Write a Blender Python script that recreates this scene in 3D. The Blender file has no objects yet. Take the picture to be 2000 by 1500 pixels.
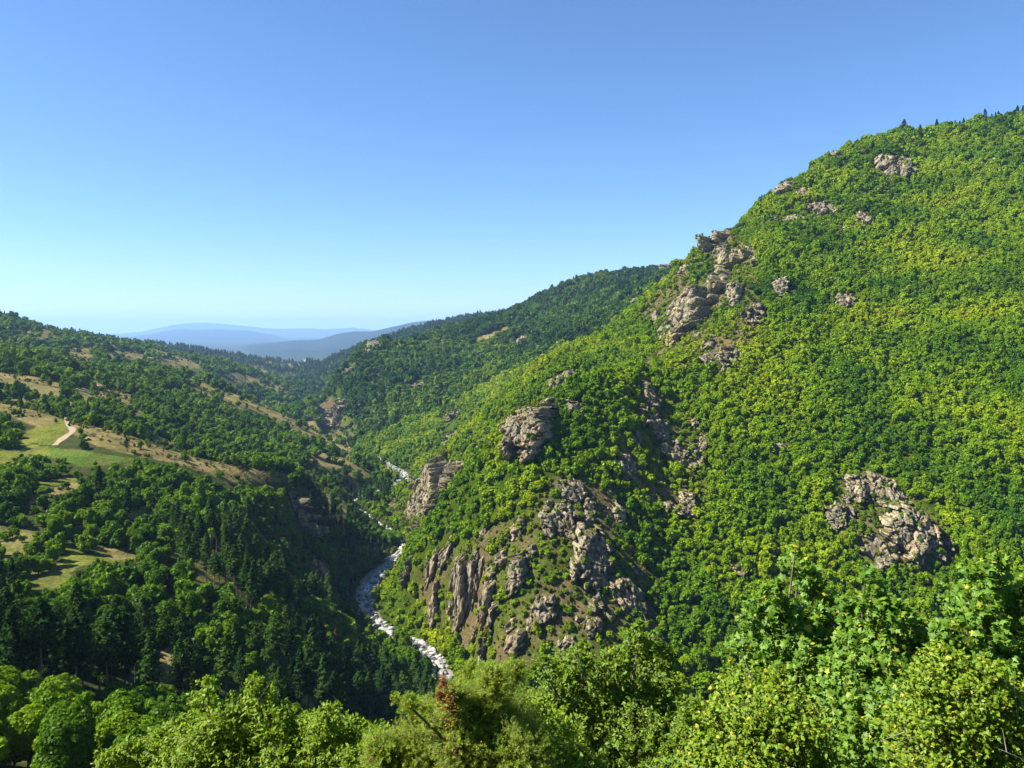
import bpy, math, random, time
import numpy as np
T0 = time.time()
rng = np.random.default_rng(7)
random.seed(7)
S = bpy.context.scene
COL = S.collection

# ------------------------------------------------------------------ camera, sky, sun, exposure
ZC = 150.0            # eye height above the river bed, metres
F = 1540.0            # focal length in units of a 2000 wide frame
HY = 640.0            # horizon row of a 2000 x 1500 frame
cam = bpy.data.cameras.new('camera')
cam_o = bpy.data.objects.new('camera', cam)
COL.objects.link(cam_o)
cam.sensor_width = 36.0
cam.lens = 36.0 * F / 2000.0
cam.shift_y = -(750.0 - HY) / 2000.0
cam.clip_start = 0.1
cam.clip_end = 120000.0
cam_o.location = (0, 0, ZC)
cam_o.rotation_euler = (math.radians(90), 0, 0)
S.camera = cam_o

SUN_EL = math.radians(46)
SUN_AZ = math.radians(-96)      # from straight ahead (+Y), negative = to the left
sun_dir = np.array([math.sin(SUN_AZ) * math.cos(SUN_EL), math.cos(SUN_AZ) * math.cos(SUN_EL), math.sin(SUN_EL)])
world = bpy.data.worlds.new('World')
S.world = world
world.use_nodes = True
wn = world.node_tree
bg = wn.nodes['Background']
sky = wn.nodes.new('ShaderNodeTexSky')
sky.sky_type = 'NISHITA'
sky.sun_disc = False
sky.sun_elevation = SUN_EL
sky.sun_rotation = SUN_AZ
sky.altitude = 300
sky.air_density = 1.0
sky.dust_density = 0.0
sky.ozone_density = 10.0
wn.links.new(sky.outputs[0], bg.inputs[0])
bg.inputs[1].default_value = 0.06
sun = bpy.data.lights.new('sun', 'SUN')
sun.energy = 5.0
sun.angle = math.radians(0.53)
sun.color = (1.0, 0.95, 0.86)
sun_o = bpy.data.objects.new('sun', sun)
COL.objects.link(sun_o)
sun_o.rotation_euler = (math.radians(90) - SUN_EL, 0, math.pi - SUN_AZ)
sun_o.location = (0, 0, 900)
S.view_settings.view_transform = 'Standard'
S.view_settings.look = 'None'
S.view_settings.exposure = 1.66
S.view_settings.gamma = 1.0
S.view_settings.use_curve_mapping = False
S.cycles.max_bounces = 6
S.cycles.diffuse_bounces = 2
S.cycles.glossy_bounces = 2
S.cycles.transmission_bounces = 4
S.cycles.volume_bounces = 0
S.cycles.use_denoising = True
S.cycles.caustics_reflective = False
S.cycles.caustics_refractive = False

# ------------------------------------------------------------------ helpers
def link(o):
    COL.objects.link(o)
    return o

def mesh_obj(name, V, faces, mat=None, parent=None, smooth=False, link_it=True):
    """faces: list of (k, array n x k) groups or one n x k int array"""
    me = bpy.data.meshes.new(name)
    V = np.asarray(V, np.float32)
    if isinstance(faces, np.ndarray):
        faces = [faces]
    faces = [f for f in faces if len(f)]
    me.vertices.add(len(V))
    me.vertices.foreach_set('co', V.ravel())
    nl = sum(f.size for f in faces)
    nf = sum(len(f) for f in faces)
    me.loops.add(nl)
    me.polygons.add(nf)
    me.loops.foreach_set('vertex_index', np.concatenate([f.ravel() for f in faces]).astype(np.int32))
    starts, s = [], 0
    for f in faces:
        k = f.shape[1]
        starts.append(s + np.arange(len(f)) * k)
        s += f.size
    me.polygons.foreach_set('loop_start', np.concatenate(starts).astype(np.int32))
    if smooth:
        me.polygons.foreach_set('use_smooth', np.ones(nf, bool))
    me.update(calc_edges=True)
    if mat:
        me.materials.append(mat)
    o = bpy.data.objects.new(name, me)
    if parent is not None:
        o.parent = parent
    if link_it:
        link(o)
    return o

def set_attr(me, name, arr, kind='FLOAT', domain='POINT'):
    a = me.attributes.new(name, kind, domain)
    key = {'FLOAT': 'value', 'INT': 'value', 'FLOAT_VECTOR': 'vector', 'FLOAT_COLOR': 'color'}[kind]
    a.data.foreach_set(key, np.asarray(arr, np.int32 if kind == 'INT' else np.float32).ravel())

def tag(o, label=None, cat=None, group=None, kind=None):
    if label: o['label'] = label
    if cat: o['category'] = cat
    if group: o['group'] = group
    if kind: o['kind'] = kind
    return o

ORD = ['leftmost', 'second from left', 'third from left', 'fourth from left', 'fifth from left', 'sixth from left', 'seventh from left', 'eighth from left', 'ninth from left', 'tenth from left', 'eleventh from left', 'twelfth from left', 'thirteenth from left', 'fourteenth from left', 'fifteenth from left', 'sixteenth from left', 'seventeenth from left', 'eighteenth from left', 'nineteenth from left']
CNT = {2: 'two', 3: 'three', 4: 'four', 5: 'five', 6: 'six', 7: 'seven', 8: 'eight', 9: 'nine', 10: 'ten', 11: 'eleven', 12: 'twelve', 13: 'thirteen', 14: 'fourteen', 15: 'fifteen', 16: 'sixteen', 17: 'seventeen', 18: 'eighteen', 19: 'nineteen', 20: 'twenty'}
def label_all(items):
    """items: (object, adjectives, noun, place, column). Tells apart things alike in look and place by their order"""
    by = {}
    for it in items: by.setdefault((it[1], it[2], it[3]), []).append(it)
    for (adj, noun, place), L in by.items():
        L.sort(key=lambda t: t[4])
        for k, it in enumerate(L):
            o = it[0]
            if len(L) == 1: o['label'] = f'{adj} {noun} {place}'
            elif len(L) <= 20:
                o['label'] = f'{ORD[k] if k < len(L) - 1 else "rightmost"} of {CNT[len(L)]} {adj} {noun}s {place}'; o['group'] = f'{adj} {noun}s {place}'
            else:
                o['label'] = f'{adj} {noun} {place}'; o['group'] = f'{adj} {noun}s {place}'

def _hash(ix, iy, seed):
    n = (ix.astype(np.int64) * 374761393 + iy.astype(np.int64) * 668265263 + seed * 1442695041) & 0xFFFFFFFF
    n = ((n ^ (n >> 13)) * 1274126177) & 0xFFFFFFFF
    n = n ^ (n >> 16)
    return (n & 0xFFFFFF) / float(0xFFFFFF)

def vnoise(x, y, seed=0):
    ix, iy = np.floor(x), np.floor(y)
    fx, fy = x - ix, y - iy
    fx = fx * fx * fx * (fx * (fx * 6 - 15) + 10)
    fy = fy * fy * fy * (fy * (fy * 6 - 15) + 10)
    a, b = _hash(ix, iy, seed), _hash(ix + 1, iy, seed)
    c, d = _hash(ix, iy + 1, seed), _hash(ix + 1, iy + 1, seed)
    return ((a * (1 - fx) + b * fx) * (1 - fy) + (c * (1 - fx) + d * fx) * fy) * 2 - 1

def fbm(x, y, octv=4, seed=0, gain=0.5, ridged=False):
    t, a, n = 0, 1.0, 0
    for k in range(octv):
        v = vnoise(x * 2 ** k + k * 17.3, y * 2 ** k - k * 9.7, seed + k)
        if ridged:
            v = 1 - 2 * np.abs(v)
        t = t + a * v
        n += a
        a *= gain
    return t / n

def sstep(a, b, x):
    t = np.clip((x - a) / (b - a), 0, 1)
    return t * t * (3 - 2 * t)

def in_poly(px, py, poly):
    poly = np.asarray(poly, float)
    r = np.zeros(px.shape, bool)
    x1, y1 = poly[-1]
    for x2, y2 in poly:
        if y1 != y2:
            c = ((y1 > py) != (y2 > py)) & (px < (x2 - x1) * (py - y1) / (y2 - y1) + x1)
            r ^= c
        x1, y1 = x2, y2
    return r

# ------------------------------------------------------------------ the lie of the land
# survey points: bearing column, row on the ground, forward distance in metres
RIVER = [(2600,1470,275),(2300,1475,270),(2000,1480,268),(1700,1490,264),(1400,1500,260),(1150,1510,256),(1000,1505,262),(925,1465,280),(890,1400,306),(862,1310,338),(830,1270,362),(790,1248,376),(755,1232,388),(728,1205,402),(712,1170,430),(726,1130,466),(765,1095,503),(790,1055,552),(748,1028,597),(694,985,678),(716,966,730),(785,944,790),(772,915,862),(732,888,963),
         (690,886,1045),(660,872,1200),(625,838,1480),(575,810,1760),(560,790,2150),(580,765,2700),(600,735,3600)]
PTS = []
def P(*a): PTS.extend(a)
P(*RIVER)
# near ground under the viewpoint, out to the river
for px, d in ((-1200, 0), (-500,0), (200, 0), (1000, 0), (1800, 30), (2600, 60), (3300,60)):
    P((px, 1640, 2), (px, 1660, 4), (px, 1680, 7), (px, 1720+d, 11), (px, 1750+d, 18), (px, 1730+d, 30))
P((1000,1640,60),(1800,1690,60),(2600,1700,60),(1000,1590,110),(1500,1650,110),(2000,1660,110),(2600,1650,110),(1000,1560,170),(1500,1600,180),(2200,1600,180))
P((-1200,1500,60),(-500,1540,60),(200,1580,60),(600,1610,60))
# left bench: fields, woods and pines
P((0,1500,90),(100,1455,108),(300,1450,130),(-400,1430,100),(-1000,1400,120),(500,1420,165),(620,1400,210),(700,1380,270),(780,1390,290),
  (300,1335,165),(250,1325,160),(100,1300,150),(0,1200,180),(-500,1150,200),(150,1110,235),(60,1150,215),(250,1090,255),(450,1240,200),(500,1215,235),(600,1250,290),(650,1330,280),(680,1240,340),
  (300,1050,285),(280,995,330),(60,950,320),(100,975,300),(400,1000,345),(450,1100,300),(540,1130,345),(600,1120,405),(640,1150,405),
  (180,905,370),(60,885,385),(280,905,385),(-300,900,350),(-800,850,400))
# spur of dry grass and its cliffed end
P((-500,760,560),(0,785,520),(100,810,480),(145,825,455),(230,838,448),(300,868,440),(380,893,432),(460,910,450),(560,922,488),(590,935,496),
  (500,945,425),(560,955,455),(598,985,478),(590,1040,450),(625,1010,490),(640,1060,468),(690,1100,474),(735,1112,490),(660,1120,445),
  (0,800,560),(150,845,500),(300,890,485),(420,925,480),(540,958,545),(610,972,555))
# far side of that spur: wooded hollow and the middle slope
P((0,775,600),(0,745,640),(100,752,640),(200,790,600),(300,830,620),(400,868,620),(500,900,620),(600,930,620),(650,950,640),(655,965,615),(690,1010,575),(740,1070,525),
  (640,905,760),(690,905,790),(600,905,720),(720,930,780),(500,860,760),(400,820,780),(300,780,780),(200,762,720),(100,725,820),(0,715,760),
  (320,770,880),(450,800,950),(560,845,960),(640,872,960),(705,893,950),
  (-500,690,800),(-500,560,1500),(-900,600,1300),(-900,700,700))
# crest of the middle slope, hollow behind it
P((700,880,985),(640,848,1030),(560,805,1090),(500,788,1130),(430,766,1190),(360,742,1260),(300,722,1320))
P((640,862,1180),(560,832,1260),(480,800,1330),(400,768,1400))
# upper left slope
P((0,690,1100),(0,650,1400),(0,620,1650),(60,640,1650),(100,690,1250),(150,665,1600),(200,712,1250),(250,690,1600),(300,700,1650),(400,718,1750),(450,735,1800),(500,755,1750),(560,770,1850),(520,735,2100),(580,760,2250),
  (-60,600,1750),(0,619,1760),(60,638,1800),(140,657,1850),(200,672,1950),(270,693,2050),(350,706,2150),(430,720,2250),(520,732,2380),(590,752,2500),
  (-60,640,2300),(140,680,2350),(270,700,2450),(350,715,2500),(-500,560,2000),(-500,600,2600))
# dark wooded ridge beyond
P((-100,640,3100),(60,640,3100),(140,655,3150),(250,670,3250),(350,686,3300),(420,688,3400),(500,702,3450),(560,708,3500),(608,716,3550),(650,725,3600),
  (500,716,3000),(560,725,3050),(420,705,2950),(600,735,3150))
# right hill: the broad wooded face, rising at a steady grade from the river
def face(px, yb, k, rows, top=None):
    for r in rows:
        sl = (r - HY) / F
        P((px, r, (ZC + k * yb) / (sl + k)))
for px, yb, k, sk in ((1500,285,.60,403),(1600,287,.60,328),(1700,290,.615,295),(1800,292,.63,270),(1900,292,.655,256),(2000,292,.68,240),(2300,300,.70,225),(2650,300,.70,225),(3200,300,.70,240)):
    rows = [r for r in (1430,1250,1100,1000,850,700,600,500,400,300) if r > sk + 25] + [sk]
    face(px, yb, k, rows)
    yt = (ZC + k * yb) / ((sk - HY) / F + k)
    P((px, sk + 75, yt * 1.16), (px, sk + 150, yt * 1.34))
face(1400, 283, .60, (1430,1250,1100,1000,850,700))
P((1400,640,552),(1400,600,602),(1400,525,690),(1394,483,738),(1345,515,748),(1308,553,745),(1300,700,555),(1300,640,625),(1340,612,650),(1390,572,690),(1450,500,712))
P((1392,560,860),(1305,640,880),(1345,590,860))
face(1300, 285, .62, (1400,1290,1180,1080,980,880,780))
# lower spur: steep crags over the river, then its crest
face(1200, 283, .80, (1400,1290,1200,1100,1000,900,800))
face(1100, 285, .90, (1400,1290,1200,1100,1000,900,840))
face(1000, 298, .95, (1400,1290,1200,1100,1000,900))
face(950, 312, .95, (1380,1290,1200,1100,1000,930))
face(900, 332, .90, (1320,1260,1180,1100,1020,970))
face(850, 352, .85, (1285,1220,1150,1080,1020))
face(800, 372, .80, (1245,1190,1140,1095))
P((745,1168,428),(770,1128,440),(1200,745,437),(1250,715,470))
# hollow behind that crest and the cliffed rib beyond it
P((800,1060,470),(850,1030,480),(900,985,480),(950,930,480),(1000,890,480),(1100,850,490),(1200,770,520))
P((790,1030,620),(790,985,690),(830,1000,640),(830,950,668),(880,940,640),(850,905,690),(880,880,670),(900,900,640),(950,870,612),(1000,842,592),(1043,815,575),(1043,762,604),(1000,765,650),(950,830,660),(1108,762,585),(1108,715,612),(1100,692,680),(1190,720,598),(1200,680,645),(1200,645,720),(1250,598,770),(1280,625,722),(1070,765,650))
# behind those spurs
P((900,880,790),(850,930,800),(1000,830,790),(1100,770,830),(1200,690,880),(820,945,800))
# lower right flank of the hollow and the middle hill
P((820,880,900),(880,850,920),(950,800,960),(1000,770,980),(1100,705,1040),(1200,640,1100),(1280,590,1130),(780,880,980),(740,870,1050),(800,850,1060),(870,810,1080),(930,760,1150),
  (760,830,1150),(820,790,1180),(900,740,1250),(980,700,1300),(1080,650,1350),(1200,585,1430),(700,835,1180),(680,800,1260),(720,770,1320),(800,740,1330),(880,715,1350),
  (660,815,1290),(630,778,1400),(612,765,1450),(640,745,1480),(690,712,1520),(718,672,1550),(780,674,1570),(850,656,1640),(950,630,1720),(1050,600,1800),(1100,560,1850),(1150,545,1900),(1200,540,1950),(1300,534,2020),(1400,525,2100),(1500,500,2150),(1800,450,2200),(2300,380,2200),(2900,350,2200),
  (780,695,1480),(900,670,1550),(1000,640,1600),(1100,590,1680),(1200,560,1750),
  (700,740,1750),(780,715,1900),(900,690,2100),(1100,640,2300),(1300,610,2500),(1800,560,2600),(2600,520,2600))
# far right slope behind the nose
P((560,735,3300),(620,735,2700),(650,725,2850),(680,690,3150),(725,672,3200),(650,703,3150),(620,716,3100),(800,650,3400),(1000,620,3600),(1500,580,3700),(2500,560,3700))
P((600,742,2900))
PTS = np.array(PTS, float)
cu = (PTS[:, 0] - 1000) / F
cv = np.log(PTS[:, 2])
cs = (PTS[:, 1] - HY) / F
RIV = np.array([((a - 1000) / F * d, d, ZC - (b - HY) / F * d) for a, b, d in RIVER])
# resample the river smoothly
def catmull(A, n):
    A = np.vstack([2 * A[0] - A[1], A, 2 * A[-1] - A[-2]])
    out = []
    for i in range(1, len(A) - 2):
        p0, p1, p2, p3 = A[i - 1:i + 3]
        t = np.linspace(0, 1, n, endpoint=False)[:, None]
        out.append(0.5 * (2 * p1 + (p2 - p0) * t + (2 * p0 - 5 * p1 + 4 * p2 - p3) * t ** 2 + (3 * p1 - p0 - 3 * p2 + p3) * t ** 3))
    out.append(A[-2][None])
    return np.vstack(out)
RIVS = catmull(RIV, 5)
RIVS[:, 2] = np.interp(np.arange(len(RIVS)), np.arange(len(RIVS)), np.convolve(np.pad(RIVS[:, 2], 5, 'edge'), np.ones(11) / 11, 'valid'))

def _tps(r2):
    return np.where(r2 > 0, r2 * np.log(np.maximum(r2, 1e-12)) * 0.5, 0)
_n = len(cu)
_K = _tps((cu[:, None] - cu) ** 2 + (cv[:, None] - cv) ** 2) + np.eye(_n) * 3e-4
_Pm = np.c_[np.ones(_n), cu, cv]
_A = np.block([[_K, _Pm], [_Pm.T, np.zeros((3, 3))]])
_W = np.linalg.solve(_A, np.r_[cs, 0, 0, 0])
V_END = math.log(4200.0)

def river_dist(x, y):
    """distance to the river line, its level there and the arc index"""
    best = np.full(x.shape, 1e9); lev = np.zeros(x.shape); 
    for i in range(len(RIVS) - 1):
        a, b = RIVS[i], RIVS[i + 1]
        dx, dy = b[0] - a[0], b[1] - a[1]
        t = np.clip(((x - a[0]) * dx + (y - a[1]) * dy) / (dx * dx + dy * dy + 1e-9), 0, 1)
        d = np.hypot(x - a[0] - t * dx, y - a[1] - t * dy)
        m = d < best
        best = np.where(m, d, best)
        lev = np.where(m, a[2] + t * (b[2] - a[2]), lev)
    return best, lev

def bed_half(y):
    return np.interp(y, [300, 340, 400, 470, 500, 540, 600, 740, 790, 850, 890, 960], [4.2, 3.8, 3.2, 5.2, 3.0, 1.2, 0.9, 0.9, 6.5, 6.5, 1.8, 1.8])

def ground_z(x, y):
    x = np.asarray(x, float); y = np.asarray(y, float)
    shp = x.shape
    x = x.ravel(); y = np.maximum(y.ravel(), 0.5)
    u = x / y; v = np.log(y)
    s = np.empty_like(u)
    for i in range(0, len(u), 20000):
        uu, vv = u[i:i + 20000], v[i:i + 20000]
        s[i:i + 20000] = _tps((uu[:, None] - cu) ** 2 + (vv[:, None] - cv) ** 2) @ _W[:_n] + _W[_n] + _W[_n + 1] * uu + _W[_n + 2] * vv
    z = ZC - s * y
    # gullies and knolls, growing with distance up to a limit, quiet on the bench and by the camera
    amp = sstep(20, 300, y) * (1 - 0.75 * sstep(-0.1, -0.25, u) * sstep(620, 480, y))
    big = sstep(500, 1600, y)
    z = z + amp * ((4 + 9 * big) * fbm(x / (90 + 130 * (y > 1e9)), y / 90, 4, 3) + 7 * big * fbm(x / 260, y / 260, 3, 11, ridged=True) + 1.2 * fbm(x / 11, y / 11, 3, 23))
    # rills and shallow spurs down the right-hand hill
    rh = sstep(0.18, 0.34, u) * sstep(300, 380, y) * sstep(1100, 900, y)
    z = z + rh * (9 * fbm(x / 75 + 0.4 * y / 75, y / 190, 3, 91, ridged=True) - 2)
    d, lev = river_dist(x, y)
    w = sstep(24, 10, d + 3 * vnoise(x / 17, y / 17, 5)) * sstep(200, 240, y) * (1 - 0.0 * y)
    w = w * sstep(1600, 1200, y)
    z = z * (1 - w) + (lev - 0.6) * w
    return z.reshape(shp)

# ------------------------------------------------------------------ the ground sheet (fan-shaped grid, finer where it is looked at)
NU, NV = 430, 540
ug = np.concatenate([np.linspace(-1.05, -0.68, 40, endpoint=False), np.linspace(-0.68, 0.68, NU - 80, endpoint=False), np.linspace(0.68, 1.05, 40)])
vk = np.interp(np.linspace(0, 1, NV), [0, 0.08, 0.16, 0.84, 0.95, 1], [math.log(2.5), math.log(60), math.log(150), math.log(1250), math.log(2600), V_END])
UG, VG = np.meshgrid(ug, vk)
YG = np.exp(VG); XG = UG * YG
ZG = ground_z(XG, YG)
print('ground', time.time() - T0)
def grid_faces(nr, nc):
    i = np.arange(nr - 1)[:, None] * nc + np.arange(nc - 1)[None]
    return np.stack([i, i + 1, i + nc + 1, i + nc], -1).reshape(-1, 4)

# running horizon: for each column the lowest screen slope met so far (to know what the photograph's viewpoint can see)
SG = (ZC - ZG) / YG
HOR = np.minimum.accumulate(SG, 0)
def bilin(G, x, y):
    u = np.clip(x / y, ug[0], ug[-1]); v = np.clip(np.log(y), vk[0], vk[-1])
    cu_ = np.interp(u, ug, np.arange(NU)); cv_ = np.interp(v, vk, np.arange(NV))
    i = np.clip(cv_.astype(int), 0, NV - 2); j = np.clip(cu_.astype(int), 0, NU - 2)
    fi, fj = cv_ - i, cu_ - j
    return G[i, j] * (1 - fi) * (1 - fj) + G[i + 1, j] * fi * (1 - fj) + G[i, j + 1] * (1 - fi) * fj + G[i + 1, j + 1] * fi * fj
def surf_z(x, y):
    return bilin(ZG, x, y)
def proj(x, y, z):
    return 1000 + F * x / y, HY + F * (ZC - z) / y
def seen_from_eye(x, y, ztop):
    return (ZC - ztop) / y < bilin(HOR, x, y) + 0.0005
def hit(px, py, ymin=30.0):
    """first ground point on a line of sight, used to place things on the land"""
    s = (py - HY) / F; u = (px - 1000) / F
    y = np.exp(np.linspace(math.log(ymin), V_END, 3000)); x = u * y
    g = (ZC - surf_z(x, y)) / y
    k = np.argmax(g <= s)
    if g[k] > s:
        k = int(np.argmin(g))
    return np.array([x[k], y[k], surf_z(x[k:k + 1], y[k:k + 1])[0]])

def crest_hit(px, y0, y1):
    """ground point on the skyline of a slope seen at column px, between two distances"""
    u = (px - 1000) / F
    y = np.exp(np.linspace(math.log(y0), math.log(y1), 800)); x = u * y; z = surf_z(x, y)
    k = int(np.argmin((ZC - z) / y))
    return np.array([x[k], y[k], z[k]])
# ------------------------------------------------------------------ materials
def new_mat(name):
    m = bpy.data.materials.new(name)
    m.use_nodes = True
    nt = m.node_tree
    nt.nodes.clear()
    out = nt.nodes.new('ShaderNodeOutputMaterial')
    return m, nt, out

def N(nt, typ, **kw):
    n = nt.nodes.new(typ)
    for k, v in kw.items():
        if k in n.inputs.keys():
            n.inputs[k].default_value = v
        else:
            setattr(n, k, v)
    return n

def ramp(nt, stops, interp='LINEAR'):
    r = nt.nodes.new('ShaderNodeValToRGB')
    r.color_ramp.interpolation = interp
    el = r.color_ramp.elements
    while len(el) < len(stops):
        el.new(0.5)
    for e, (p, c) in zip(el, stops):
        e.position = p
        e.color = (*c, 1)
    return r

def math_n(nt, op, a, b=None):
    n = nt.nodes.new('ShaderNodeMath'); n.operation = op
    for i, v in enumerate((a, b)):
        if v is None: continue
        if isinstance(v, (int, float)): n.inputs[i].default_value = v
        else: nt.links.new(v, n.inputs[i])
    return n.outputs[0]

def mixc(nt, f, a, b, mode='MIX'):
    n = nt.nodes.new('ShaderNodeMix'); n.data_type = 'RGBA'; n.blend_type = mode
    for s, v in ((0, f), (6, a), (7, b)):
        if isinstance(v, (int, float)): n.inputs[s].default_value = v
        elif isinstance(v, tuple): n.inputs[s].default_value = (*v, 1)
        else: nt.links.new(v, n.inputs[s])
    return n.outputs[2]

def leaf_mat(name, stops, patch=70.0, rnd=0.45, transl=0.35, gloss=0.05, rough=0.45):
    """foliage: kind tint drifts over the land (patches of one species) and from plant to plant; cards vary a little"""
    m, nt, out = new_mat(name)
    oi = N(nt, 'ShaderNodeObjectInfo')
    no = N(nt, 'ShaderNodeTexNoise', Scale=1.0 / patch, Detail=3.0)
    nt.links.new(oi.outputs['Location'], no.inputs['Vector'])
    t = math_n(nt, 'MULTIPLY_ADD', no.outputs['Fac'], 2.3)
    nt.nodes[-1].inputs[2].default_value = -0.65 - rnd * 0.5
    t = math_n(nt, 'ADD', t, math_n(nt, 'MULTIPLY', oi.outputs['Random'], rnd))
    at = N(nt, 'ShaderNodeAttribute', attribute_name='tone')
    t = math_n(nt, 'ADD', t, math_n(nt, 'MULTIPLY', math_n(nt, 'SUBTRACT', at.outputs['Fac'], 0.5), 0.35))
    r = ramp(nt, stops)
    nt.links.new(t, r.inputs[0])
    d = N(nt, 'ShaderNodeBsdfDiffuse'); tr = N(nt, 'ShaderNodeBsdfTranslucent'); g = N(nt, 'ShaderNodeBsdfGlossy', Roughness=rough)
    nt.links.new(r.outputs[0], d.inputs[0])
    nt.links.new(mixc(nt, 1.0, r.outputs[0], (1.25, 1.1, 0.5), 'MULTIPLY'), tr.inputs[0])
    mx = N(nt, 'ShaderNodeMixShader', Fac=transl)
    nt.links.new(d.outputs[0], mx.inputs[1]); nt.links.new(tr.outputs[0], mx.inputs[2])
    m2 = N(nt, 'ShaderNodeMixShader', Fac=gloss)
    nt.links.new(mx.outputs[0], m2.inputs[1]); nt.links.new(g.outputs[0], m2.inputs[2])
    nt.links.new(m2.outputs[0], out.inputs[0])
    return m

M_LEAF_R = leaf_mat('oak_leaves', [(0.0, (0.032, 0.090, 0.001)), (0.3, (0.086, 0.172, 0.001)), (0.6, (0.146, 0.234, 0.001)), (1.0, (0.235, 0.290, 0.002))], patch=55, rnd=0.34, transl=0.27, gloss=0.006)
M_LEAF_L = leaf_mat('hornbeam_leaves', [(0.0, (0.026, 0.070, 0.004)), (0.4, (0.062, 0.136, 0.004)), (0.75, (0.108, 0.198, 0.004)), (1.0, (0.165, 0.25, 0.006))], patch=45, rnd=0.4, gloss=0.006)
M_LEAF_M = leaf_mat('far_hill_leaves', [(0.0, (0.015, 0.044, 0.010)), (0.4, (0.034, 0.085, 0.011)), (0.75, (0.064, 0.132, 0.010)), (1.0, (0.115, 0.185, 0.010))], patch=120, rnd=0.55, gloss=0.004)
M_NEEDLE = leaf_mat('pine_needles', [(0.0, (0.014, 0.034, 0.008)), (0.5, (0.028, 0.060, 0.010)), (1.0, (0.050, 0.092, 0.011))], patch=60, transl=0.12, gloss=0.0)
M_SCRUB = leaf_mat('scrub_leaves', [(0.0, (0.035, 0.07, 0.006)), (0.45, (0.075, 0.115, 0.008)), (0.7, (0.13, 0.145, 0.018)), (1.0, (0.19, 0.15, 0.06))], patch=20, rnd=0.7, gloss=0.0)
M_DEAD = leaf_mat('dead_twigs', [(0.0, (0.14, 0.10, 0.07)), (1.0, (0.24, 0.19, 0.14))], transl=0.05, gloss=0.0)
M_RUST = leaf_mat('dead_needles', [(0.0, (0.20, 0.09, 0.04)), (1.0, (0.30, 0.15, 0.07))], transl=0.1, gloss=0.0)

def bark_mat(name, a, b, sc=9.0):
    m, nt, out = new_mat(name)
    tc = N(nt, 'ShaderNodeTexCoord')
    no = N(nt, 'ShaderNodeTexNoise', Scale=sc, Detail=4.0)
    nt.links.new(tc.outputs['Object'], no.inputs['Vector'])
    r = ramp(nt, [(0.3, a), (0.7, b)])
    nt.links.new(no.outputs['Fac'], r.inputs[0])
    d = N(nt, 'ShaderNodeBsdfDiffuse')
    nt.links.new(r.outputs[0], d.inputs[0]); nt.links.new(d.outputs[0], out.inputs[0])
    return m
M_BARK = bark_mat('bark', (0.07, 0.055, 0.042), (0.19, 0.155, 0.12))

def ground_mat():
    m, nt, out = new_mat('ground')
    at = N(nt, 'ShaderNodeAttribute', attribute_name='soil')
    geo = N(nt, 'ShaderNodeNewGeometry')
    n1 = N(nt, 'ShaderNodeTexNoise', Scale=0.09, Detail=8.0, Roughness=0.65)
    n2 = N(nt, 'ShaderNodeTexNoise', Scale=0.9, Detail=5.0)
    for n in (n1, n2): nt.links.new(geo.outputs['Position'], n.inputs['Vector'])
    r1 = ramp(nt, [(0.3, (0.62, 0.66, 0.6)), (0.5, (1, 1, 1)), (0.72, (1.25, 1.2, 1.1))])
    r2 = ramp(nt, [(0.35, (0.6, 0.66, 0.55)), (0.65, (1.15, 1.1, 1.05))])
    nt.links.new(n1.outputs['Fac'], r1.inputs[0]); nt.links.new(n2.outputs['Fac'], r2.inputs[0])
    c = mixc(nt, 1.0, at.outputs['Color'], r1.outputs[0], 'MULTIPLY')
    c = mixc(nt, 1.0, c, r2.outputs[0], 'MULTIPLY')
    b = N(nt, 'ShaderNodeBump', Strength=0.8, Distance=0.6)
    nt.links.new(n2.outputs['Fac'], b.inputs['Height'])
    d = N(nt, 'ShaderNodeBsdfDiffuse', Roughness=0.6)
    nt.links.new(c, d.inputs[0]); nt.links.new(b.outputs[0], d.inputs['Normal']); nt.links.new(d.outputs[0], out.inputs[0])
    return m
M_GROUND = ground_mat()

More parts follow.
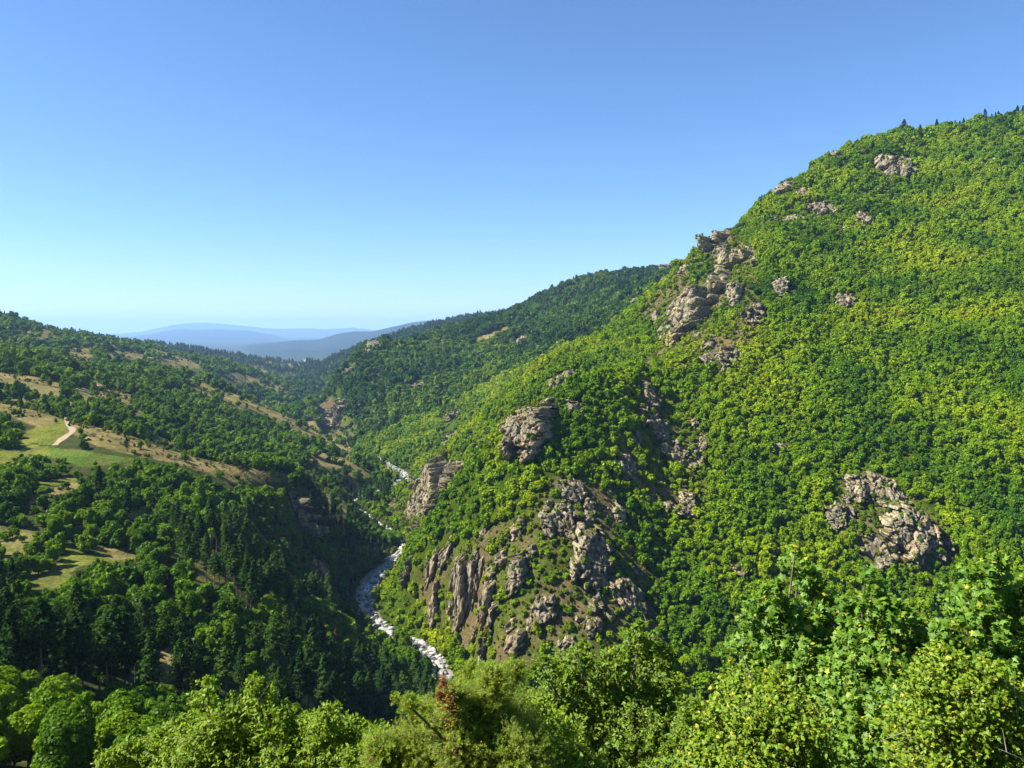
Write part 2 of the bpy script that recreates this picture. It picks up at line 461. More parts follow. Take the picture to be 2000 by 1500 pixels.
def rock_mat():
    m, nt, out = new_mat('rock')
    geo = N(nt, 'ShaderNodeNewGeometry')
    mp = N(nt, 'ShaderNodeMapping'); mp.inputs['Scale'].default_value = (1, 1, 0.28)
    nt.links.new(geo.outputs['Position'], mp.inputs['Vector'])
    n1 = N(nt, 'ShaderNodeTexNoise', Scale=0.10, Detail=6.0, Roughness=0.6)
    n2 = N(nt, 'ShaderNodeTexNoise', Scale=0.55, Detail=7.0, Roughness=0.7)
    n3 = N(nt, 'ShaderNodeTexNoise', Scale=0.16, Detail=3.0)
    nt.links.new(mp.outputs[0], n1.inputs['Vector']); nt.links.new(mp.outputs[0], n2.inputs['Vector']); nt.links.new(geo.outputs['Position'], n3.inputs['Vector'])
    r1 = ramp(nt, [(0.30, (0.185, 0.165, 0.13)), (0.45, (0.29, 0.25, 0.182)), (0.58, (0.37, 0.30, 0.20)), (0.74, (0.42, 0.30, 0.155))])
    nt.links.new(n1.outputs['Fac'], r1.inputs[0])
    r2 = ramp(nt, [(0.36, (0.26, 0.25, 0.23)), (0.5, (0.85, 0.84, 0.82)), (0.66, (1.22, 1.2, 1.16))])
    nt.links.new(n2.outputs['Fac'], r2.inputs[0])
    c = mixc(nt, 1.0, r1.outputs[0], r2.outputs[0], 'MULTIPLY')
    # grass and moss on the flat ledges
    sep = N(nt, 'ShaderNodeSeparateXYZ'); nt.links.new(geo.outputs['True Normal'], sep.inputs[0])
    up = math_n(nt, 'ADD', sep.outputs[2], math_n(nt, 'MULTIPLY', n3.outputs['Fac'], 0.5))
    f = N(nt, 'ShaderNodeMapRange'); f.inputs[1].default_value = 0.92; f.inputs[2].default_value = 1.15
    nt.links.new(up, f.inputs[0])
    c = mixc(nt, f.outputs[0], c, (0.085, 0.08, 0.026))
    b = N(nt, 'ShaderNodeBump', Strength=1.0, Distance=1.2)
    nt.links.new(n2.outputs['Fac'], b.inputs['Height'])
    d = N(nt, 'ShaderNodeBsdfDiffuse', Roughness=0.7)
    nt.links.new(c, d.inputs[0]); nt.links.new(b.outputs[0], d.inputs['Normal']); nt.links.new(d.outputs[0], out.inputs[0])
    return m
M_ROCK = rock_mat()

def simple_mat(name, a, b, sc, rough=0.8, spec=0.2):
    m, nt, out = new_mat(name)
    geo = N(nt, 'ShaderNodeNewGeometry')
    no = N(nt, 'ShaderNodeTexNoise', Scale=sc, Detail=5.0)
    nt.links.new(geo.outputs['Position'], no.inputs['Vector'])
    r = ramp(nt, [(0.3, a), (0.7, b)])
    nt.links.new(no.outputs['Fac'], r.inputs[0])
    p = N(nt, 'ShaderNodeBsdfPrincipled', Roughness=rough)
    p.inputs['Specular IOR Level'].default_value = spec
    nt.links.new(r.outputs[0], p.inputs['Base Color']); nt.links.new(p.outputs[0], out.inputs[0])
    return m
M_GRAVEL = simple_mat('river_gravel', (0.12, 0.11, 0.085), (0.24, 0.22, 0.18), 0.7)
M_BOULDER = simple_mat('river_boulder', (0.19, 0.18, 0.155), (0.35, 0.335, 0.30), 0.5)
M_TRACK = simple_mat('track_earth', (0.20, 0.15, 0.09), (0.30, 0.235, 0.15), 0.6)
M_TOWN = simple_mat('town_walls', (0.22, 0.15, 0.11), (0.38, 0.33, 0.29), 0.01)
def water_mat():
    m, nt, out = new_mat('river_water')
    geo = N(nt, 'ShaderNodeNewGeometry')
    no = N(nt, 'ShaderNodeTexNoise', Scale=0.8, Detail=4.0)
    nt.links.new(geo.outputs['Position'], no.inputs['Vector'])
    b = N(nt, 'ShaderNodeBump', Strength=0.35, Distance=0.3)
    nt.links.new(no.outputs['Fac'], b.inputs['Height'])
    p = N(nt, 'ShaderNodeBsdfPrincipled', Roughness=0.16)
    p.inputs['Base Color'].default_value = (0.05, 0.06, 0.05, 1)
    p.inputs['IOR'].default_value = 1.33
    nt.links.new(b.outputs[0], p.inputs['Normal']); nt.links.new(p.outputs[0], out.inputs[0])
    return m
M_WATER = water_mat()

# ------------------------------------------------------------------ what grows where
FIELDS = {   # outline on the land, colour kind, distance range
    'dry_spur': ([(-300,770),(0,785),(60,790),(120,812),(165,830),(230,842),(300,866),(380,893),(460,910),(560,925),(572,932),(520,942),(470,935),(440,945),(410,925),(330,902),(260,890),(180,868),(150,850),(60,830),(0,802),(-300,790)], 'tan', 350, 580),
    'green_strip': ([(-200,880),(0,884),(60,866),(100,874),(92,890),(40,894),(0,908),(-200,910)], 'lime', 300, 470),
    'green_field': ([(100,876),(160,878),(215,888),(290,900),(240,903),(180,914),(120,905),(92,890)], 'green', 300, 470),
    'slope_field': ([(120,820),(135,835),(130,850),(105,872),(60,862),(20,870),(60,842)], 'lime', 300, 520),
    'terrace_strip': ([(50,946),(150,932),(152,941),(60,957)], 'lime', 200, 400),
    'tan_terrace': ([(50,972),(100,955),(145,942),(160,948),(100,975),(60,988)], 'tan', 200, 400),
    'lower_tan': ([(228,1003),(270,990),(305,983),(312,992),(252,1012)], 'tan', 200, 360),
    'lower_meadow': ([(15,1140),(60,1125),(110,1113),(132,1078),(112,1060),(140,1064),(170,1088),(265,1080),(262,1092),(160,1108),(122,1140),(60,1160)], 'lime', 150, 300),
    'small_clearing': ([(305,1108),(330,1112),(350,1135),(342,1160),(325,1145)], 'tan', 180, 340),
    'small_clearing_b': ([(180,1070),(250,1075),(268,1088),(215,1094)], 'tan', 180, 340),
    'pine_floor': ([(300,1270),(345,1260),(352,1330),(310,1340)], 'tan', 120, 260),
    'hill_field': ([(-200,715),(0,728),(60,735),(135,748),(105,756),(45,747),(0,738),(-200,735)], 'tan', 500, 800),
    'hill_field_b': ([(150,756),(175,750),(212,756),(270,776),(268,792),(225,778),(160,768)], 'tan', 560, 900),
    'crest_grass': ([(350,742),(400,752),(480,779),(560,803),(640,846),(705,882),(640,862),(560,822),(480,797),(400,770)], 'tan', 850, 1300),
    'bench_tan': ([(585,903),(640,893),(682,897),(688,906),(600,915)], 'tan', 600, 900),
    'upper_pink': ([(205,688),(250,685),(282,692),(276,702),(225,702)], 'tan', 1100, 2200),
    'upper_tan': ([(120,694),(175,692),(192,705),(130,704)], 'tan', 1000, 2200),
    'upper_tan_b': ([(300,706),(360,698),(400,718),(350,722)], 'tan', 1200, 2300),
    'upper_tan_c': ([(420,735),(470,728),(510,742),(455,748)], 'tan', 1200, 2300),
    'ridge_scar': ([(940,655),(985,637),(995,640),(950,662),(925,668)], 'tan', 1100, 2100),
}
SCRUB = [  # stony, half bare slopes
    ([(800,1110),(900,1060),(1030,1000),(1080,930),(1200,940),(1230,1060),(1300,1150),(1280,1240),(1150,1300),(1000,1320),(900,1270),(830,1200)], 280, 460),
    ([(1250,760),(1340,790),(1400,900),(1380,1010),(1290,1000),(1200,900)], 350, 600),
    ([(1260,520),(1420,440),(1480,500),(1500,640),(1420,720),(1290,730),(1250,640)], 480, 900),
    ([(1640,930),(1720,920),(1850,1020),(1870,1110),(1700,1120),(1610,1020)], 320, 560),
    ([(780,1010),(800,920),(900,920),(930,1000),(850,1060)], 560, 800),
    ([(590,770),(640,770),(720,860),(700,885),(640,840)], 1150, 1700),
    ([(690,970),(770,958),(800,985),(800,1040),(770,1045),(700,1015)], 540, 800),
]
KIND_COL = {'tan': (0.24, 0.185, 0.08), 'lime': (0.15, 0.165, 0.03), 'green': (0.09, 0.14, 0.025)}
rv_order = np.argsort(RIV[6:, 1]); _ry = RIV[6:, 1][rv_order]; _ru = (RIV[6:, 0] / RIV[6:, 1])[rv_order]
def right_bank(x, y):
    return (x / y > np.interp(np.log(y), np.log(_ry), _ru)) & (y > 256)
def field_at(px, py, y):
    k = np.full(px.shape, '', dtype=object)
    for nm, (poly, kind, a, b) in FIELDS.items():
        k[in_poly(px, py, poly) & (y > a) & (y < b)] = kind
    return k
def scrub_at(px, py, y):
    r = np.zeros(px.shape, bool)
    for poly, a, b in SCRUB:
        r |= in_poly(px, py, poly) & (y > a) & (y < b)
    return r

xf, yf, zf = XG.ravel(), YG.ravel(), ZG.ravel()
pxf, pyf = proj(xf, yf, zf)
# ragged field edges
wob = 11 * fbm(xf / 12, yf / 12, 4, 31) * 450 / np.maximum(yf, 200)
fk = field_at(pxf + wob, pyf + wob * 0.4, yf)
rb = right_bank(xf, yf)
soil = np.zeros((len(xf), 3))
nz1 = fbm(xf / 60, yf / 60, 4, 41); nz2 = fbm(xf / 18, yf / 18, 3, 43); nz3 = fbm(xf / 9, yf / 9, 3, 45)
soil[:] = (0.036, 0.040, 0.012)
soil[rb] = (0.046, 0.070, 0.006)
lm = (~rb) & (yf > 560)
t = sstep(-0.22, 0.15, nz1 + 0.5 * nz2)[:, None]
soil[lm] = ((1 - t) * np.array((0.075, 0.085, 0.025)) + t * np.array((0.20, 0.165, 0.07)))[lm]
lb = (~rb) & (yf <= 560)
t = sstep(0.15, 0.5, nz1 + 0.5 * nz2)[:, None]
soil[lb] = ((1 - t) * np.array((0.055, 0.065, 0.022)) + t * np.array((0.20, 0.18, 0.06)))[lb]
sc = scrub_at(pxf + wob, pyf, yf)
t = sstep(-0.3, 0.3, nz2)[:, None]
soil[sc] = ((1 - t) * np.array((0.125, 0.095, 0.05)) + t * np.array((0.075, 0.09, 0.018)))[sc]
for kname, c in KIND_COL.items():
    m_ = fk == kname
    v_ = 1 + 0.30 * nz2[m_][:, None]
    g_ = 0.8 * sstep(-0.1, 0.45, nz3[m_])[:, None]
    soil[m_] = (np.array(c) * (1 - g_) + np.array((0.12, 0.12, 0.035)) * g_) * v_
rd, _ = river_dist(xf, yf)
bh_ = bed_half(yf)
t = (sstep(1.5, 0.95, rd / bh_) * (yf > 255) * (yf < 1010))[:, None]
soil = soil * (1 - t) + np.array((0.26, 0.24, 0.19)) * t
terr = mesh_obj('valley_terrain', np.stack([XG, YG, ZG], -1).reshape(-1, 3), grid_faces(NV, NU), M_GROUND, smooth=True)
set_attr(terr.data, 'soil', np.c_[np.clip(soil, 0, 1), np.ones(len(soil))], 'FLOAT_COLOR')
tag(terr, 'steep valley ground with dry grass fields, stony slopes and forest floor', kind='structure')

# ------------------------------------------------------------------ blue mountains far off and the plain before them
RIDGES = [
    (13000, 0.26, [(-900,700),(200,700),(330,692),(430,686),(500,674),(570,665),(622,663),(668,650),(696,647),(724,647),(759,640),(801,630),(836,626),(860,629),(950,632),(1100,630),(1500,640),(3000,650)]),
    (24000, 0.13, [(-900,668),(0,668),(160,664),(252,658),(301,651),(343,643),(385,644),(437,643),(490,646),(542,655),(575,665),(640,676),(800,680),(3000,680)]),
    (29000, 0.10, [(-900,668),(700,668),(800,655),(850,640),(869,628),(885,620),(905,617),(930,618),(960,622),(1050,640),(1300,650),(3000,655)]),
    (36000, 0.10, [(-900,655),(150,655),(230,652),(275,648),(310,640),(345,633),(385,630),(420,631),(470,636),(540,642),(600,641),(640,643),(690,639),(735,645),(800,648),(3000,650)]),
]
PLAIN = -190.0
uf2 = np.linspace(-1.05, 1.05, 620)
vf2 = np.linspace(V_END, math.log(45000), 230)
U2, V2 = np.meshgrid(uf2, vf2)
Y2 = np.exp(V2); X2 = U2 * Y2
zl = np.interp(uf2, ug, ZG[-1])[None]
tt = sstep(V_END, math.log(5600), V2)
Z2 = zl * (1 - tt) + PLAIN * tt
rel = tt * (fbm(U2 * 22, V2 * 22 + U2 * 9, 5, 61, ridged=True) * 0.5 + 0.5)
for d, w, prof in RIDGES:
    pr = np.array(prof, float)
    top = np.interp(1000 + F * U2, pr[:, 0], pr[:, 1])
    # small crest teeth only
    top = top + 0.9 * fbm(U2 * 70, U2 * 0 + d / 1000.0, 4, 71)
    zr = ZC - (top - HY) / F * d
    sh = np.exp(-np.abs((V2 - math.log(d)) / w) ** 1.6)
    sh = sh * (1 - 0.62 * (1 - sh) ** 0.7 * rel)
    Z2 = np.maximum(Z2, PLAIN + (zr - PLAIN) * sh) if d > 0 else Z2
Z2[0] = zl[0]
mt = mesh_obj('mountains', np.stack([X2, Y2, Z2], -1).reshape(-1, 3), grid_faces(len(vf2), len(uf2)), M_GROUND, smooth=True)
tz = sstep(PLAIN + 30, PLAIN + 5, Z2).ravel()[:, None]
mc = np.array((0.020, 0.030, 0.018)) * (1 + 0.5 * fbm(U2 * 50, V2 * 50, 3, 81).ravel()[:, None]) * (1 - tz) + np.array((0.04, 0.05, 0.026)) * tz
set_attr(mt.data, 'soil', np.c_[np.clip(mc, 0, 1), np.ones(len(mc))], 'FLOAT_COLOR')
tag(mt, 'row upon row of hazy blue mountains beyond the valley mouth', kind='structure')

# pale town on the plain in the gap
V, Fc = [], []
r_ = np.random.default_rng(5)
for i in range(260):
    y = r_.uniform(7500, 9500); u = (607 + r_.normal(0, 14) + (y - 8500) * 0.004 - 1000) / F
    x = u * y; w, d, h = r_.uniform(5, 14), r_.uniform(5, 14), r_.uniform(5, 12)
    b = len(V)
    zt = PLAIN - 1
    V += [(x-w,y-d,zt),(x+w,y-d,zt),(x+w,y+d,zt),(x-w,y+d,zt),(x-w,y-d,zt+h),(x+w,y-d,zt+h),(x+w,y+d,zt+h),(x-w,y+d,zt+h)]
    Fc += [(b,b+1,b+5,b+4),(b+1,b+2,b+6,b+5),(b+2,b+3,b+7,b+6),(b+3,b,b+4,b+7),(b+4,b+5,b+6,b+7)]
tag(mesh_obj('town', V, np.array(Fc), M_TOWN), 'pale houses of a far town on the hazy plain', kind='stuff')

# ------------------------------------------------------------------ the air
hz, nt, out = new_mat('haze')
pv = N(nt, 'ShaderNodeVolumePrincipled')
pv.inputs['Color'].default_value = (0.36, 0.60, 0.97, 1)
pv.inputs['Density'].default_value = 4.4e-5
pv.inputs['Density Attribute'].default_value = ''
pv.inputs['Anisotropy'].default_value = 0.1
nt.links.new(pv.outputs[0], out.inputs['Volume'])
x0, x1, y0, y1, z0, z1 = -50000, 50000, -1500, 47000, PLAIN - 5, 640
hv = [(x0,y0,z0),(x1,y0,z0),(x1,y1,z0),(x0,y1,z0),(x0,y0,z1),(x1,y0,z1),(x1,y1,z1),(x0,y1,z1)]
hf = np.array([(3,2,1,0),(4,5,6,7),(0,1,5,4),(1,2,6,5),(2,3,7,6),(3,0,4,7)])
tag(mesh_obj('haze', hv, hf, hz), 'thin blue haze filling the air of the valley', kind='stuff')
print('land', time.time() - T0)

# ------------------------------------------------------------------ river: gravel bed, water, later the boulders
seg = np.r_[0, np.cumsum(np.hypot(np.diff(RIVS[:, 0]), np.diff(RIVS[:, 1])))]
sN = np.arange(0, seg[np.argmax(RIVS[:, 1] > 1010)], 3.0)
rx, ry, rz = (np.interp(sN, seg, RIVS[:, k]) for k in range(3))
tx, ty = np.gradient(rx), np.gradient(ry); tl = np.hypot(tx, ty); nx, ny = -ty / tl, tx / tl
def ribbon(name, half, mat, dz, label, cols=7, seed=0, kind='structure', shift=0.0):
    hw = bed_half(ry) * half
    hl = hw * (1 + 0.28 * vnoise(sN / 13, sN * 0 + seed, seed)); hr = hw * (1 + 0.28 * vnoise(sN / 11, sN * 0 + seed + 9, seed))
    k = np.linspace(-1, 1, cols)[None]
    off = np.where(k < 0, k * hl[:, None], k * hr[:, None]) + shift * vnoise(sN / 31, sN * 0 + 3, 77)[:, None]
    X = rx[:, None] + off * nx[:, None]; Y = ry[:, None] + off * ny[:, None]
    Zb = np.repeat((rz + dz)[:, None], cols, 1)
    o = mesh_obj(name, np.stack([X, Y, Zb], -1).reshape(-1, 3), grid_faces(len(sN), cols), mat, smooth=True)
    return tag(o, label, kind=kind)
ribbon('river_bed', 1.1, M_GRAVEL, -0.2, 'pale stony bed of the river at the bottom of the gorge', seed=1)
ribbon('river', 0.78, M_WATER, 0.0, 'shallow water running between pale boulders', seed=2, shift=2.0)
# dirt tracks, draped
def track(name, pts, w, label):
    A = np.array([hit(a, b, 200) for a, b in pts])
    A = catmull(A, 8)
    tx, ty = np.gradient(A[:, 0]), np.gradient(A[:, 1]); tl = np.hypot(tx, ty)
    k = np.linspace(-1, 1, 5)[None]
    wv = w * 0.5 * (1 + 0.25 * vnoise(np.arange(len(A)) / 3.0, np.zeros(len(A)), 3))
    X = A[:, :1] + k * (wv * -ty / tl)[:, None]; Y = A[:, 1:2] + k * (wv * tx / tl)[:, None]
    Z = surf_z(X.ravel(), Y.ravel()).reshape(X.shape) + 0.12
    tag(mesh_obj(name, np.stack([X, Y, Z], -1).reshape(-1, 3), grid_faces(*X.shape), M_TRACK, smooth=True), label, kind='structure')
track('dirt_track', [(106,870),(116,862),(130,852),(141,844),(140,836),(133,826),(128,816)], 3.2, 'pale dirt track bending over the dry grass spur')
track('hill_track', [(160,761),(175,755),(192,752),(208,757)], 3.4, 'pale dirt track on the dry shoulder further up')
track('hill_track', [(322,790),(333,797),(343,804),(352,802)], 4.5, 'short bare track between bushes on the middle slope')
# ------------------------------------------------------------------ rock
def vor(a, b, seed):
    """cell noise: random value of the nearest cell, distances to nearest and second"""
    ia, ib = np.floor(a), np.floor(b)
    f1 = np.full(a.shape, 9.0); f2 = np.full(a.shape, 9.0); h = np.zeros(a.shape); h2 = np.zeros(a.shape)
    for i in (-1, 0, 1):
        for j in (-1, 0, 1):
            ca, cb = ia + i, ib + j
            ja, jb = _hash(ca, cb, seed), _hash(ca, cb, seed + 7)
            d = np.hypot(ca + ja - a, cb + jb - b)
            hh = _hash(ca, cb, seed + 13)
            new = d < f1
            f2 = np.where(new, f1, np.minimum(f2, d))
            h = np.where(new, hh, h); h2 = np.where(new, _hash(ca, cb, seed + 19), h2)
            f1 = np.where(new, d, f1)
    return h, h2, f1, f2

ROCK_MASK = []
def slope_at(x, y, e=12.0):
    gx = (surf_z(np.array([x + e]), np.array([y])) - surf_z(np.array([x - e]), np.array([y])))[0] / (2 * e)
    gy = (surf_z(np.array([x]), np.array([y + e])) - surf_z(np.array([x]), np.array([y - e])))[0] / (2 * e)
    return gx, gy

def rock(name, cat, label, px, py, wpx, hpx, style='ledges', seed=1, near=60.0, L=None, lean=0.0, amp=1.0, group=None, face=None):
    p = hit(px, py, near)
    x, y, z = p
    mp = y / F
    W = wpx * mp / 2; Hm = hpx * mp
    gx, gy = slope_at(x, y)
    g = math.hypot(gx, gy) + 1e-6
    n = np.array([-gx / g, -gy / g]); c = -np.array([x, y]) / math.hypot(x, y)
    if face is not None:
        f = np.array(face, float)
    else:
        f = n * 0.55 + c * 0.6
    f /= np.linalg.norm(f)
    fd = f                                     # the face looks this way
    if face is None:                           # the band of ground it breaks out of runs more across the view
        f = n * 0.16 + c; f /= np.linalg.norm(f)
    A = np.array([-f[1], f[0]])
    if A[0] < 0: A = -A
    tf = max(0.35, gx * -f[0] + gy * -f[1])
    s = (py - HY) / F
    R = Hm / max(0.45, tf + s)
    R = min(R, Hm / 0.55)
    res = min(max(0.38, 0.70 * y / 788), 1.7)
    na = int(np.clip(2 * W / res, 14, 170)); nb = int(np.clip(R * math.hypot(1, tf) / res, 12, 230))
    a, b = np.meshgrid(np.linspace(-1.12, 1.12, na), np.linspace(-0.56, 0.56, nb))
    sd = seed * 31
    aw = a * W
    X = x + aw * A[0] - b * R * f[0] + lean * b * R * A[0]
    Y = y + aw * A[1] - b * R * f[1] + lean * b * R * A[1]
    Z = surf_z(X.ravel(), Y.ravel()).reshape(X.shape)
    q = (np.abs(a) ** 2.4 + np.abs(2 * b) ** 2.4) ** (1 / 2.4)
    sz = max(4.0, min(W, Hm))
    Q = b * R * math.hypot(1, tf) + 300.0     # length up the slope
    rag = 0.5 * fbm(aw / (0.45 * sz) + sd, Q / (0.45 * sz), 3, sd)
    env = sstep(1.0, 0.80, q + rag)
    warp = 2.2 * fbm(aw / 9 + sd, Q / 9, 3, sd + 1)
    big = max(2.4, min(6.5, W / 2.4))
    dip = 0.10 * aw
    h1, k1, f1, f2 = vor((aw + warp) / big, (Q + dip + warp) / (big * 3.2), sd + 3)
    hs, ks, s1, s2 = vor((aw + warp * 0.6) / (big * 0.36), (Q + dip) / (big * 0.95), sd + 5)
    ht, kt, t1, t2 = vor((aw + warp * 0.3) / (big * 0.15), (Q + dip * 1.4) / (big * 0.2), sd + 9)
    base = Z.min()
    if style == 'wall':
        top = Hm * (0.82 + 0.3 * (h1 - 0.5))
        t = np.clip((Z - base) / (Z.max() - base + 1e-6), 0, 1)
        saw = np.where(t < 0.93 - 0.18 * h1, t, t * 0.35) * R * (0.5 + 0.35 * sstep(0.18, 0.32, np.float64(s)))
    elif style == 'slab':
        saw = (0.5 + 0.3 * h1) * big * 0.5
    else:
        LL = L or np.clip(Hm / 2.2, 5.0, 17.0)
        ph = (Z - base + dip * 0.8) / LL + k1 * 0.9 + 0.25 * fbm(aw / 12, Z / 30, 2, sd + 21)
        t = ph - np.floor(ph)
        saw = np.minimum(t, 0.88) * LL / max(tf, 0.45) * 0.85 * (0.45 + 0.75 * h1)
    crack = -2.2 * sstep(0.12, 0.02, f2 - f1) - 1.1 * sstep(0.16, 0.03, s2 - s1)
    d = saw + amp * (big * 0.80 * (h1 - 0.4) + big * 0.34 * (hs - 0.45) + big * 0.10 * (ht - 0.5) + crack * big / 5.0) + 0.25 * fbm(aw / 2, Q / 2, 2, sd + 30)
    d = env * np.maximum(d, 0.25) - (1 - env) * 2.2
    # frost-split edges: each block also tips a little sideways
    X2 = X + fd[0] * d + A[0] * env * (hs - 0.5) * 1.1; Y2 = Y + fd[1] * d + A[1] * env * (hs - 0.5) * 1.1
    Z2 = Z + d * 0.12 + env * (ks - 0.5) * 0.8
    V = np.stack([X2, Y2, Z2], -1).reshape(-1, 3)
    Fq = grid_faces(nb, na)
    # drop the apron that lies wholly under the ground
    e4 = env.ravel()[Fq].max(1)
    Fq = Fq[e4 > 0.002]
    if A[0] * f[1] - A[1] * f[0] > 0: Fq = Fq[:, ::-1]
    used = np.unique(Fq); remap = np.zeros(len(V), np.int64); remap[used] = np.arange(len(used))
    org = np.array([x, y, z])
    o = mesh_obj(name, V[used] - org, remap[Fq], M_ROCK)
    o.location = org
    tag(o, label, cat, group)
    ROCK_MASK.append((px, py, wpx, hpx, y))
    return o

R_ = rock
R_('rock_tower', 'rock', 'pale twin block of rock near the hilltop under the ridge pines', 1752, 326, 74, 46, 'wall', 3)
R_('rock_outcrop', 'rock', 'small knob of rock standing on the skyline of the big hill', 1632, 298, 26, 22, 'wall', 4)
R_('rock_outcrop', 'rock', 'square grey crag on the skyline, halfway up the big hill', 1524, 374, 62, 30, 'wall', 5)
R_('rock_ledge', 'rock', 'low broken ledge just right of the square skyline crag', 1568, 376, 30, 16, 'ledges', 6)
R_('rock_ledge', 'rock', 'jagged ledge of pale stone below the square skyline crag', 1604, 410, 76, 30, 'ledges', 7)
R_('rock_ledge', 'rock', 'long thin ledge running left beneath the jagged pale ledge', 1540, 428, 90, 13, 'ledges', 8)
R_('rock_outcrop', 'rock', 'slanted slab of rock among trees, upper middle of the big hill', 1684, 428, 38, 32, 'ledges', 9)
R_('rock_outcrop', 'rock', 'small pale stone below left of the slanted slab', 1645, 450, 18, 16, 'wall', 10)
R_('rock_ledge', 'rock', 'thin ledge on the grassy slope under the twin block', 1722, 378, 40, 9, 'ledges', 11)
R_('skyline_crag', 'cliff', 'craggy rust coloured rock face on the steep upper skyline', 1402, 462, 62, 52, 'ledges', 12)
R_('skyline_crag', 'cliff', 'dark stepped crag at the lower end of the steep skyline', 1340, 505, 56, 54, 'ledges', 13)
R_('bare_scar', 'rock', 'bare pinkish scar of rock beside the rust coloured crag', 1450, 500, 56, 40, 'ledges', 14, amp=0.6)
R_('cliff', 'cliff', 'big square pale cliff, the largest on the upper hill', 1346, 618, 92, 110, 'wall', 15)
R_('cliff', 'cliff', 'orange stained cliff behind the big square pale cliff', 1388, 572, 66, 62, 'wall', 16)
R_('rock_pillar', 'rock', 'narrow upright pillar right of the orange stained cliff', 1436, 580, 26, 52, 'wall', 17)
R_('rock_pillar', 'rock', 'pale upright pillar among trees, rightmost of the upper cliffs', 1524, 566, 32, 48, 'wall', 18)
R_('rock_outcrop', 'rock', 'dark jutting stone against the foot of the rightmost pale pillar', 1546, 576, 22, 16, 'wall', 19)
R_('rock_ledge', 'rock', 'rubbly ledges between the big square cliff and the rightmost pillar', 1472, 612, 42, 52, 'ledges', 20)
R_('rock_ledge', 'rock', 'sloping strip of broken rock below the big square cliff', 1405, 692, 84, 48, 'ledges', 21, L=5)
R_('rock_outcrop', 'rock', 'flat topped crag on the spur crest left of the big square cliff', 1243, 590, 52, 30, 'wall', 22)
R_('rock_pillar', 'rock', 'thin leaning pillar below the flat topped crag', 1281, 622, 14, 32, 'wall', 23)
R_('rock_outcrop', 'rock', 'lone dark outcrop in the smooth wood of the big hill', 1652, 588, 48, 28, 'ledges', 24, L=5)
R_('rock_ledge', 'rock', 'rubbly step low on the spur under the thin leaning pillar', 1266, 712, 28, 30, 'ledges', 25)
R_('cliff', 'cliff', 'tall sunlit cliff face on the middle spur, sheer and pale', 1043, 815, 88, 112, 'wall', 26)
R_('cliff', 'cliff', 'split crag just above and right of the tall sunlit cliff', 1108, 758, 62, 66, 'wall', 27)
R_('rock_ledge', 'rock', 'rough ledge under the split crag', 1124, 795, 46, 26, 'ledges', 28)
R_('rock_ledge', 'rock', 'stepped rocks left of the tall sunlit cliff', 890, 852, 56, 58, 'ledges', 29, L=8)
R_('rock_tower', 'rock', 'stubby rock tower below the stepped rocks of the middle spur', 935, 886, 28, 34, 'wall', 30)
R_('riverside_cliff', 'cliff', 'grey cliff rising beside the river bend at the spur foot', 838, 978, 76, 120, 'wall', 31)
R_('riverside_cliff', 'cliff', 'rough lower half of the grey cliff, nearest the river bend', 806, 1005, 52, 66, 'wall', 131)
R_('cliff', 'cliff', 'weathered crag joined to the right of the grey riverside cliff', 882, 945, 56, 52, 'ledges', 32)
R_('rock_outcrop', 'rock', 'low dark rocks at the left foot of the grey riverside cliff', 768, 992, 34, 32, 'ledges', 33, L=5)
R_('rock_tower', 'rock', 'layered rock stack alone on the face above the lower crags', 1226, 914, 42, 52, 'wall', 34)
R_('rock_ledge', 'rock', 'broken brown ledges beneath the bright trees of the middle face', 1285, 838, 76, 44, 'ledges', 35, L=5)
R_('rock_ledge', 'rock', 'scattered brown stones under the broken brown ledges', 1318, 888, 66, 34, 'ledges', 36, L=4)
R_('rock_ledge', 'rock', 'dark vertical streak of rock right of the lower crags', 1342, 985, 30, 66, 'wall', 37)
R_('lower_crag', 'cliff', 'overhanging brown crag at the head of the lower cliffs', 1092, 1020, 80, 64, 'wall', 38, L=12)
R_('lower_crag', 'cliff', 'great buttress of the lower cliffs with a shadowed right side', 1152, 1080, 76, 142, 'wall', 39)
R_('lower_crag', 'cliff', 'small crag high above the great buttress', 1118, 962, 50, 60, 'wall', 40)
R_('lower_crag', 'cliff', 'pale rounded buttress at the right end of the lower cliffs', 1226, 1165, 82, 68, 'wall', 41)
R_('lower_crag', 'cliff', 'split pale pillar left of the great buttress', 1012, 1120, 40, 82, 'wall', 42)
R_('lower_crag', 'cliff', 'long upright rib of rock among bushes above the river', 900, 1165, 30, 110, 'wall', 43)
R_('lower_crag', 'cliff', 'thin rib left of the long upright rib', 846, 1195, 22, 60, 'wall', 44)
R_('lower_crag', 'cliff', 'short rib between the long rib and the split pillar', 955, 1165, 30, 64, 'wall', 45)
R_('lower_crag', 'cliff', 'tilted grey slabs in the middle of the lower cliffs', 1062, 1192, 50, 62, 'wall', 46)
R_('lower_crag', 'cliff', 'leaning spike of rock lowest above the foreground bushes', 1008, 1252, 34, 60, 'wall', 47)
R_('lower_crag', 'cliff', 'brown crumbling bank at the foot of the lower cliffs', 1108, 1258, 42, 42, 'wall', 48)
R_('rock_outcrop', 'rock', 'small knobs of rock at the upper left of the lower cliffs', 872, 1078, 40, 46, 'wall', 49)
R_('rock_outcrop', 'rock', 'grey boss of rock in the bushes nearest the river pool', 795, 1120, 24, 28, 'ledges', 50, L=5)
R_('cliff', 'cliff', 'upper part of the curved cliff on the wooded right face', 1705, 958, 112, 62, 'wall', 51, L=12)
R_('cliff', 'cliff', 'lower part of the curved cliff, ending in dark hollows', 1778, 1030, 104, 130, 'wall', 52, L=14)
R_('cliff', 'cliff', 'short pale cliff left of the curved cliff across a gap of trees', 1632, 1010, 42, 66, 'wall', 53)
